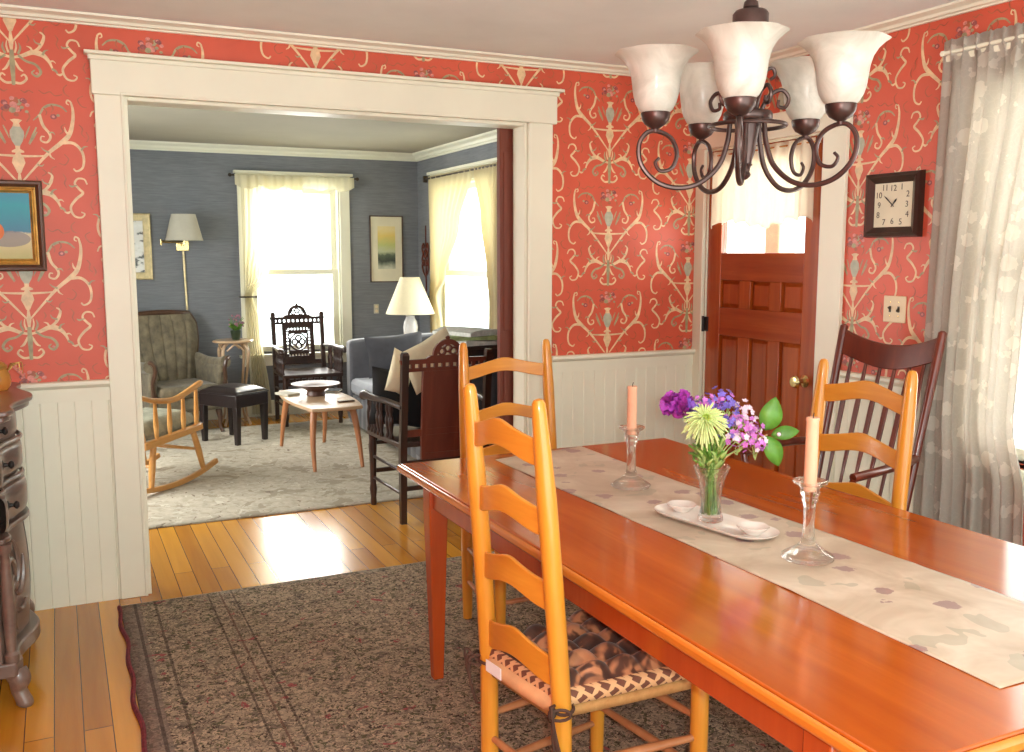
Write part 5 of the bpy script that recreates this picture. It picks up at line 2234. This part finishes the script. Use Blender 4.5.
# ---- carved armchairs (local: front is -y, back leans to +y)
def carved_chair(label, loc, rz, solid=False, lean=.17, W_=.255):
    t = thing('carved_armchair', label, 'armchair', loc, rz, 'carved dark armchairs')
    bz0, yb = .40, .215

    def by(z):
        return yb + lean * (z - bz0) if z > bz0 else yb - .02 * (bz0 - z)
    for s_ in (-1, 1):
        m = MB()
        q = [(s_ * (W_ - .012), by(z), z, w_) for z, w_ in ((0, .017), (.2, .019), (.4, .020), (.7, .019), (.90, .020), (.955, .021), (.97, .015))]
        for (a, b) in zip(q, q[1:]):
            m.bar(a[:3], b[:3], a[3] * 1.9, a[3] * 1.9, (0, 1, 0), 0, b[3] * 1.9, b[3] * 1.9)
        m.build('back_post', 'darkwood', t)
        m = MB()
        q = [(0, .016), (.02, .020), (.05, .017), (.10, .024), (.13, .019), (.30, .022), (.36, .026), (.40, .022), (.44, .024)]
        m.lathe([(.0, 0)] + [(w_, z) for z, w_ in q] + [(.0, .44)], 10, (s_ * (W_ + .005), -.265, 0))
        m.build('front_leg', 'darkwood', t)
    m = MB()
    sp = [(-W_ - .03, -.30), (W_ + .03, -.30), (W_ + .005, yb - .01), (-W_ - .005, yb - .01)]
    m.prism(sp, lambda u, v, s: (u, v, .462 if s else .430))
    m.build('seat', 'darkwood', t, bevel=.006)
    m = MB()
    for k in range(9):
        x = -W_ + .02 + (2 * W_ - .04) * k / 8
        m.lathe([(.0, .385), (.008, .385), (.013, .400), (.008, .415), (.008, .432), (.0, .432)], 8, (x, -.285, 0))
    m.box(-W_ + .01, W_ - .01, -.295, -.275, .365, .387)
    m.build('front_gallery', 'darkwood', t)
    for z in (.17, .30):
        for s_ in (-1, 1):
            m = MB()
            m.tube([(s_ * (W_ + .003), -.265, z), (s_ * (W_ - .008), by(z), z)], .009, 8)
            m.build('stretcher', 'darkwood', t)
    for y, z in ((by(.2), .20), (by(.34), .345), (-.265, .21)):
        m = MB()
        m.bar((-W_ + .012, y, z), (W_ - .012, y, z), .016, .026)
        m.build('stretcher', 'darkwood', t)
    # crest: two rails with pegs between (a row of square openings), and a pierced dome
    m = MB()

    def cb(u, v, s):
        return (u, by(v) + (-.010 if s == 0 else .010), v)
    m.ringprism([(-W_, .862), (W_, .862), (W_, .880), (-W_, .880)], [(-W_ + .001, .863), (W_ - .001, .863), (W_ - .001, .879), (-W_ + .001, .879)], cb)
    m.prism([(-W_, .862), (W_, .862), (W_, .882), (-W_, .882)], cb)
    nh = 11
    for k in range(nh + 1):
        x = -W_ + .014 + (2 * W_ - .028) * k / nh
        m.prism([(x - .010, .882), (x + .010, .882), (x + .010, .904), (x - .010, .904)], cb)
    R1 = [(-W_ - .012, .904), (W_ + .012, .904), (W_ + .016, .930), (.13, .930), (.105, .952), (.088, .958)]
    arc = [(.075 * cos(pi * k / 12), .956 + .072 * sin(pi * k / 12)) for k in range(13)]
    R1 += arc + [(-x, z) for x, z in [(.088, .958), (.105, .952), (.13, .930), (W_ + .016, .930)]]
    # open the dome with a ring: lower bar + ring of the dome
    m.prism([(-W_ - .012, .904), (W_ + .012, .904), (W_ + .016, .928), (.13, .930), (.105, .948), (-.105, .948), (-.13, .930), (-W_ - .016, .928)], cb)
    m.ringprism([(.088 * cos(pi * k / 14), .946 + .090 * sin(pi * k / 14)) for k in range(15)], [(.064 * cos(pi * k / 14), .946 + .062 * sin(pi * k / 14)) for k in range(15)], cb, closed=False)
    for x, z in ((-.034, .968), (.034, .968), (0, .984)):
        q = [(x + .026 * cos(a), z + .024 * sin(a)) for a in [2 * pi * k / 16 for k in range(16)]]
        q2 = [(x + .015 * cos(a), z + .014 * sin(a)) for a in [2 * pi * k / 16 for k in range(16)]]
        m.ringprism(q, q2, cb)
    m.lathe([(.0, 1.030), (.010, 1.034), (.014, 1.044), (.008, 1.052), (.0, 1.056)], 10, (0, by(1.03), 0))
    m.build('crest_rail', 'darkwood' if not solid else 'redpanel', t, sharp=30)
    # lower back rail
    m = MB()
    m.prism([(-W_, .495), (W_, .495), (W_, .535), (-W_, .535)], cb)
    m.build('back_rail', 'darkwood' if not solid else 'redpanel', t)
    pw = .145
    if solid:
        m = MB()
        m.prism([(-pw, .36), (pw, .36), (pw, .862), (-pw, .862)], lambda u, v, s: (u, by(v) + (-.012 if s == 0 else .006), v))
        for a, b, z0, z1 in ((-pw, -pw + .022, .36, .862), (pw - .022, pw, .36, .862)):
            m.prism([(a, z0), (b, z0), (b, z1), (a, z1)], lambda u, v, s: (u, by(v) + (.006 if s == 0 else .013), v))
        for z0, z1 in ((.36, .395), (.47, .50), (.83, .862)):
            m.prism([(-pw + .022, z0), (pw - .022, z0), (pw - .022, z1), (-pw + .022, z1)], lambda u, v, s: (u, by(v) + (.006 if s == 0 else .013), v))
        m.build('back_panel', 'redpanel', t)
    else:
        m = MB()
        def ringrect(a, b, z0, z1, w_):
            m.ringprism([(a, z0), (b, z0), (b, z1), (a, z1)], [(a + w_, z0 + w_), (b - w_, z0 + w_), (b - w_, z1 - w_), (a + w_, z1 - w_)], cb)
        ringrect(-pw, pw, .535, .862, .036)
        ringrect(-pw + .054, pw - .054, .589, .808, .012)
        for k in range(9):
            z = .575 + .247 * k / 8
            for s_ in (-1, 1):
                m.prism([(s_ * (pw - .055), z), (s_ * (pw - .035), z), (s_ * (pw - .035), z + .012), (s_ * (pw - .055), z + .012)], cb)
        for k in range(8):
            x = -.100 + .200 * k / 7 - .006
            for z in (.571, .806):
                m.prism([(x, z), (x + .012, z), (x + .012, z + .020), (x, z + .020)], cb)
        q = lambda cx, cz, r_: [(cx + r_ * cos(2 * pi * k / 20), cz + r_ * sin(2 * pi * k / 20)) for k in range(20)]
        zc0 = .699
        m.ringprism(q(0, zc0, .084), q(0, zc0, .070), cb)
        for dx, dz in ((.033, 0), (-.033, 0), (0, .033), (0, -.033)):
            m.ringprism(q(dx, zc0 + dz, .033), q(dx, zc0 + dz, .017), cb)
        m.prism(q(0, zc0, .016), cb)
        m.prism([(-.080, .60), (.080, .60), (.080, .628), (.04, .622), (0, .616), (-.04, .622), (-.080, .628)], cb)
        m.prism([(-.080, .798), (-.080, .770), (-.04, .776), (0, .782), (.04, .776), (.080, .770), (.080, .798)], cb)
        m.build('back_panel', 'darkwood', t, sharp=30)
    # arms with knuckled ends and turned spindles below
    for s_ in (-1, 1):
        m = MB()
        q = spline([(s_ * (W_ - .005), by(.66), .665, .018), (s_ * (W_ + .02), .05, .675, .018), (s_ * (W_ + .035), -.16, .670, .020), (s_ * (W_ + .040), -.27, .672, .026), (s_ * (W_ + .040), -.315, .662, .028), (s_ * (W_ + .040), -.335, .650, .016)], 5)
        m.tube([p[:3] for p in q], [p[3] for p in q], 10)
        m.build('armrest', 'darkwood', t)
        for y in (-.265, -.21, -.155, -.10, -.045, .01, .065):
            m = MB()
            m.lathe([(.0, .458), (.012, .458), (.015, .47), (.009, .49), (.016, .54), (.017, .57), (.009, .60), (.014, .62), (.011, .662), (.0, .662)], 10, (s_ * (W_ + .022 - .02 * (y > 0)), y, 0))
            m.build('spindle', 'darkwood', t)
    return t


carved_chair('dark carved armchair with pierced back standing against the bright far window', (1.978, 8.46, 0), 0, False, .13, .235)
DCX, DCY = 1.925, 5.145
carved_chair('dark carved armchair seen from behind, just past the opening, holding pillows', (DCX, DCY, 0), pi + radians(1), True, .10, .262).rotation_euler = (0, 0, pi + radians(1))

# ---- low surfboard table with a bowl, books
t = thing('coffee_table', 'pale wooden low table with bowed sides and splayed legs', 'coffee table', (1.695, 6.87, LR), radians(1))
m = MB()
q = []
hlx, hly = .180, .50
for k in range(17):
    s_ = -1 + k / 8
    q.append((hlx + .055 * (1 - s_ * s_), hly * s_))
for k in range(1, 8):
    s_ = 1 - k / 4
    q.append((hlx * s_, hly + .018 * (1 - s_ * s_)))
for k in range(17):
    s_ = 1 - k / 8
    q.append((-hlx - .055 * (1 - s_ * s_), hly * s_))
for k in range(1, 8):
    s_ = -1 + k / 4
    q.append((hlx * s_, -hly - .018 * (1 - s_ * s_)))
m.prism(q, lambda u, v, s: (u, v, .440 if s else .416))
m.build('tabletop', 'palewood', t, bevel=.006)
for sx in (-1, 1):
    m = MB()
    m.bar((sx * .13, -.40, .398), (sx * .13, .40, .398), .022, .036)
    m.build('rail', 'paleleg', t)
    for sy in (-1, 1):
        m = MB()
        qq = spline([(sx * .135, sy * .385, .416, .024), (sx * .150, sy * .41, .33, .024), (sx * .165, sy * .445, .18, .019), (sx * .170, sy * .50, .0, .013)], 5)
        m.tube([p[:3] for p in qq], [p[3] for p in qq], 10)
        m.build('leg', 'paleleg', t)
CT = LR + .4405
t = tag(MB().lathe([(.0, 0), (.068, 0), (.072, .006), (.064, .034), (.070, .042), (.115, .064), (.180, .086), (.183, .091), (.176, .092), (.105, .070), (.055, .054), (.0, .050)], 36).build('bowl', 'bowlwood', loc=(1.705, 6.98, CT)), 'wide dark wooden footed bowl on the low table', 'bowl')
for (x, y, w_, l_, h_, r_, mt, lab) in ((1.520, 7.10, .11, .17, .016, .4, 'grey_shade', 'pale book on the low table, left of the bowl'), (1.880, 7.12, .10, .15, .014, -.5, 'black_cloth', 'dark book on the low table, right of the bowl'), (1.82, 6.57, .12, .035, .012, .1, 'brass', 'thin tan remote on the near end of the low table')):
    t = thing('book' if 'book' in lab else 'remote_control', lab, 'book' if 'book' in lab else 'remote control', (x, y, CT), r_, 'books on the low table' if 'book' in lab else None)
    if 'book' in lab:
        m = MB()
        m.box(-w_ / 2 + .003, w_ / 2 - .004, -l_ / 2 + .003, l_ / 2 - .003, .002, h_ - .002)
        m.build('pages', 'paperwhite', t)
        m = MB()
        m.box(-w_ / 2, w_ / 2, -l_ / 2, l_ / 2, 0, .002)
        m.box(-w_ / 2, w_ / 2, -l_ / 2, l_ / 2, h_ - .002, h_)
        m.box(-w_ / 2, -w_ / 2 + .003, -l_ / 2, l_ / 2, .002, h_ - .002)
        m.build('cover', mt, t)
    else:
        m = MB()
        m.box(-w_ / 2, w_ / 2, -l_ / 2, l_ / 2, 0, h_)
        m.build('case', 'trimwood', t, bevel=.003)
        m = MB()
        for k in range(6):
            m.box(-w_ / 2 + .012 + .016 * k, -w_ / 2 + .021 + .016 * k, -.006, .006, h_, h_ + .0015)
        m.build('buttons', 'grey_shade', t)

# ---- light wood rocking chair at the left edge of the opening
RA, RB = Vector((.45, 6.176)), Vector((.951, 6.661))
rd = (RB - RA).normalized()
rang = math.atan2(rd.y, rd.x)
t = thing('rocking_chair', 'light maple rocking chair with a grey-green seat cushion at the left of the opening', 'rocking chair', (0, 0, LR), rang)
hwR = .245
nl = Vector((-rd.y, rd.x))
mid = Vector((.62, 6.35)) + nl * hwR
t.location = (mid.x, mid.y, LR)
# local +x forward, near side is y = -hwR
for s_ in (-1, 1):
    m = MB()
    q = []
    for k in range(21):
        x = -.42 + .84 * k / 20
        q.append((x, s_ * hwR, .014 + .30 * (x + .02) ** 2 * (1.25 if x > 0 else 1)))
    for a, b in zip(q, q[1:]):
        m.bar(a, b, .024, .030)
    m.build('rocker', 'rockwood', t)
    m = MB()
    m.tube([(.20, s_ * (hwR - .01), .335), (.245, s_ * (hwR - .004), .19), (.285, s_ * hwR, .045)], [.019, .022, .016], 10)
    m.build('leg', 'rockwood', t)
    m = MB()
    m.tube([(-.17, s_ * (hwR - .01), .31), (-.20, s_ * (hwR - .004), .16), (-.22, s_ * hwR, .030)], [.019, .022, .016], 10)
    m.build('leg', 'rockwood', t)
    m = MB()
    m.bar((-.27, s_ * hwR, .308), (.275, s_ * hwR, .352), .040, .046)
    m.build('seat_rail', 'rockwood', t, bevel=.008)
    m = MB()
    q = spline([(-.34, s_ * (hwR + .01), .640, .013), (-.20, s_ * (hwR + .02), .590, .017), (-.02, s_ * (hwR + .025), .570, .019), (.13, s_ * (hwR + .025), .605, .020), (.245, s_ * (hwR + .02), .640, .020), (.275, s_ * (hwR + .02), .648, .012)], 6)
    m.tube([p[:3] for p in q], [p[3] for p in q], 10)
    m.build('armrest', 'rockwood', t)
    for x0, x1 in ((.225, .215), (.10, .085), (-.03, -.045), (-.15, -.175)):
        m = MB()
        zt = .575 + .45 * max(0, x1) * .75 if x1 > 0 else .573 + .16 * x1 * x1
        m.tube([(x0, s_ * hwR, .335), (x0 * .6 + x1 * .4, s_ * (hwR + .008), .42), (x1, s_ * (hwR + .018), zt)], [.011, .017, .010], 10)
        m.build('spindle', 'rockwood', t)
    m = MB()
    m.tube([(-.24, s_ * (hwR - .02), .30), (-.34, s_ * (hwR - .015), .66), (-.44, s_ * (hwR - .01), 1.02)], [.018, .018, .014], 10)
    m.build('back_post', 'rockwood', t)
m = MB()
m.bar((-.25, -hwR, .305), (-.25, hwR, .305), .036, .042)
m.build('seat_rail', 'rockwood', t)
m = MB()
m.bar((.255, -hwR, .347), (.255, hwR, .347), .036, .042)
m.build('seat_rail', 'rockwood', t)
for x, z in ((.24, .20), (-.20, .17)):
    m = MB()
    m.tube([(x, -hwR, z), (x, 0, z), (x, hwR, z)], [.009, .013, .009], 8)
    m.build('stretcher', 'rockwood', t)
for z, x in ((1.0, -.435), (.60, -.32)):
    m = MB()
    m.bar((x, -hwR + .012, z), (x, hwR - .012, z), .022, .07 if z > .9 else .045)
    m.build('back_rail', 'rockwood', t, bevel=.008)
for k in range(6):
    m = MB()
    y = -.17 + .068 * k
    m.tube([(-.322, y, .60), (-.435, y, .985)], .009, 8)
    m.build('back_spindle', 'rockwood', t)
m = MB()


def rcush(u, v):
    e = min(u, 1 - u, v, 1 - v)
    return (-.255 + .54 * u, (2 * v - 1) * (hwR - .03), .345 + .038 * u + .085 * min(1, e * 7) ** .6 + .012 * sin(pi * u) * sin(pi * v))


m.grid(rcush, 30, 30)
m.grid(lambda u, v: (-.255 + .54 * u, (2 * v - 1) * (hwR - .03), .335 + .038 * u), 4, 4)
pts = [(rcush(0, v / 12)) for v in range(13)]
m.box(-.25, .28, -hwR + .032, hwR - .032, .336, .37)
m.build('seat_cushion', 'sage_grey', t)

# ---- slate blue sofa along the right wall
SOX0, SOX1, SOY0, SOY1 = 2.25, 3.12, 6.20, 8.10
t = thing('sofa', 'slate blue velvet sofa with a pleated skirt under the side window', 'sofa', ((SOX0 + SOX1) / 2, (SOY0 + SOY1) / 2, LR))
ox, oy = (SOX0 + SOX1) / 2, (SOY0 + SOY1) / 2
hx, hy = (SOX1 - SOX0) / 2, (SOY1 - SOY0) / 2
m = MB()
m.box(-hx + .03, hx - .02, -hy + .02, hy - .02, .07, .29)
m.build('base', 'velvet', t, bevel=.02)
m = MB()
pl = []
for k in range(121):
    y = -hy + .02 + (2 * hy - .04) * k / 120
    pl.append((-hx + .022 - .010 * abs(sin(pi * 15 * k / 120)), y))
for z0, z1 in ((.03, .275),):
    for (x0, y0), (x1, y1) in zip(pl, pl[1:]):
        m.add([(x0, y0, z0), (x1, y1, z0), (x1 + .004, y1, z1), (x0 + .004, y0, z1)], [(0, 1, 2, 3)])
m.build('pleated_skirt', 'velvet', t, solid=.006)
for k in range(2):
    m = MB()
    y0 = -hy + .14 + k * (hy - .14)
    y1 = y0 + hy - .142
    m.box(-hx - .01, hx - .22, y0, y1, .292, .425)
    m.build('seat_cushion', 'velvet_lit', t, bevel=.04)
m = MB()
m.prism([(.20, .25), (.42, .25), (.43, .78), (.36, .80), (.27, .70)], lambda u, v, s: (u, -hy + .02 if s == 0 else hy - .02, v))
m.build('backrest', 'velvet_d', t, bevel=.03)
for s_ in (-1, 1):
    m = MB()
    y0, y1 = (hy - .135, hy) if s_ > 0 else (-hy, -hy + .135)
    m.prism([(-hx, .05), (hx - .02, .05), (hx - .02, .785), (-hx + .10, .755), (-hx + .015, .745), (-hx, .72)], lambda u, v, s: (u, y0 if s == 0 else y1, v))
    m.build('arm', 'velvet', t, bevel=.022)
for sx in (-1, 1):
    for sy in (-1, 1):
        m = MB()
        m.lathe([(.0, 0), (.018, 0), (.026, .05), (.026, .07), (.0, .07)], 12, (sx * (hx - .08), sy * (hy - .08), .0))
        m.build('foot', 'trimwood', t)


def pillow(name, label, loc, rot, w, h, th, mt, cat='cushion'):
    m = MB()

    def half(sg):
        def f(u, v):
            a, b = 2 * u - 1, 2 * v - 1
            k = (max(0, 1 - abs(a) ** 2.6) * max(0, 1 - abs(b) ** 2.6)) ** .55
            pinch = 1 - .07 * (1 - abs(b)) * abs(a) ** 3 * 1.2 - 0
            pinch2 = 1 - .07 * (1 - abs(a)) * abs(b) ** 3 * 1.2
            return (a * w / 2 * pinch, sg * th / 2 * k, b * h / 2 * pinch2)
        return f
    m.grid(half(1), 24, 24)
    m.grid(half(-1), 24, 24)
    o = m.build(name, mt, loc=loc)
    o.rotation_euler = rot
    return tag(o, label, cat)


pillow('throw_pillow', 'dark slate pillow leaning in the far corner of the sofa', (2.60, 7.78, .640), (radians(-14), radians(-5), radians(-12)), .50, .36, .13, 'velvet_d')

# ---- lamp on its side table in the far right corner
t = thing('side_table', 'small dark side table behind the sofa carrying the white lamp', 'side table', (2.905, 8.335, 0))
m = MB()
m.lathe([(.0, .575), (.19, .575), (.20, .585), (.20, .597), (.19, .60), (.0, .60)], 28)
m.build('top', 'trimwood', t)
m = MB()
m.lathe([(.0, .10), (.045, .10), (.030, .16), (.022, .30), (.032, .40), (.022, .50), (.060, .574), (.0, .574)], 16)
m.build('pedestal', 'trimwood', t)
for k in range(3):
    m = MB()
    a = 2 * pi * k / 3 + .4
    m.tube(spline([(.02 * cos(a), .02 * sin(a), .15), (.10 * cos(a), .10 * sin(a), .10), (.18 * cos(a), .18 * sin(a), .014)], 5), .014, 8)
    m.build('leg', 'trimwood', t)
t = thing('table_lamp', 'white ceramic table lamp with a cream cone shade in the far right corner', 'lamp', (2.925, 8.31, .6105))
m = MB()
m.lathe([(.0, 0), (.062, 0), (.064, .012), (.050, .022), (.036, .040), (.046, .080), (.062, .150), (.068, .220), (.060, .270), (.042, .305), (.040, .318), (.046, .326), (.030, .334), (.0, .335)], 28)
m.build('base', 'ceramic', t)
m = MB()
m.tube([(0, 0, .33), (0, 0, .42)], .009, 10)
m.lathe([(.0, .36), (.018, .36), (.018, .42), (.0, .42)], 14)
m.build('socket', 'brass', t)
m = MB()
pr_ = [(.224, .345), (.219, .360), (.092, .668), (.091, .678)]
m.lathe(pr_ + [(r_ - .003, z) for r_, z in pr_[::-1]], 40)
m.tube([(-.092, 0, .672), (.092, 0, .672)], .002, 6)
m.tube([(0, -.092, .672), (0, .092, .672)], .002, 6)
m.tube([(.045 * cos(a * pi / 8 - pi / 2) * .9, 0, .515 + .10 * sin(a * pi / 8 - pi / 2)) for a in range(9)], .002, 6)
m.build('shade', 'shade', t)

# ---- cushions on the near carved chair
pillow('throw_pillow', 'cream pillow poking up over the back of the near carved chair', (1.945, 5.17, .885), (radians(-10), radians(-26), radians(4)), .36, .26, .09, 'cream_cloth')
pillow('throw_pillow', 'cream pillow leaning out at the left side of the near carved chair', (1.775, 5.23, .815), (radians(-12), radians(22), radians(8)), .15, .26, .07, 'cream_cloth')
pillow('throw_pillow', 'black pillow low against the back of the near carved chair', (1.80, 5.34, .65), (radians(-10), radians(10), radians(10)), .38, .34, .12, 'black_cloth')

# ---- dark desk with folded newspapers behind the near carved chair
t = thing('end_table', 'dark wooden end table by the sofa, stacked with papers', 'end table', (2.58, 5.90, LR))
m = MB()
m.box(-.31, .31, -.24, .24, .870, .895)
m.build('top', 'darkwood', t, bevel=.006)
m = MB()
m.box(-.275, .275, -.205, .205, .730, .869)
cab = m.build('drawer_case', 'darkwood', t, bevel=.004)
m = MB()
m.box(-.282, -.275, -.17, .17, .745, .855)
m.build('drawer_front', 'darkwood', t, bevel=.003)
for sx in (-1, 1):
    for sy in (-1, 1):
        m = MB()
        m.bar((sx * .25, sy * .18, .731), (sx * .25, sy * .18, 0), .045, .045, (0, 1, 0), 0, .030, .030)
        m.build('leg', 'darkwood', t)
m = MB()
m.box(-.25, .25, -.18, .18, .18, .20)
m.build('shelf', 'darkwood', t)
for k, (dx, dy, r_, w_, l_, h_, mt, lab) in enumerate(((.0, .0, .15, .34, .42, .030, 'news', 'thick folded newspaper at the bottom of the stack on the end table'), (-.02, .01, -.2, .33, .40, .024, 'news_green', 'greenish magazine in the middle of the stack on the end table'), (-.03, -.01, .35, .30, .38, .022, 'news', 'loosely folded newspaper on top of the stack'))):
    m = MB()
    zb = .8955 + LR + (.0 if k == 0 else .0335 if k == 1 else .061)

    def np_(u, v, hh=h_):
        return ((u - .5) * w_, (v - .5) * l_, hh + .020 * sin(pi * u) * (k == 2) + .004 * sin(9 * u + 5 * v))
    m.grid(np_, 20, 12)
    m.grid(lambda u, v: ((u - .5) * w_, (v - .5) * l_, .0), 20, 12)
    for v in (0, 1):
        for i in range(20):
            a, b = np_(i / 20, v), np_((i + 1) / 20, v)
            m.add([a, b, (b[0], b[1], 0), (a[0], a[1], 0)], [(0, 1, 2, 3)])
    for u in (0, 1):
        for i in range(12):
            a, b = np_(u, i / 12), np_(u, (i + 1) / 12)
            m.add([a, b, (b[0], b[1], 0), (a[0], a[1], 0)], [(0, 1, 2, 3)])
    o = m.build('folded_newspaper' if 'newspaper' in lab else 'magazine', mt, loc=(2.50 + dx, 5.88 + dy, zb))
    o.rotation_euler = (0, 0, r_)
    tag(o, lab, 'newspaper' if 'newspaper' in lab else 'magazine')
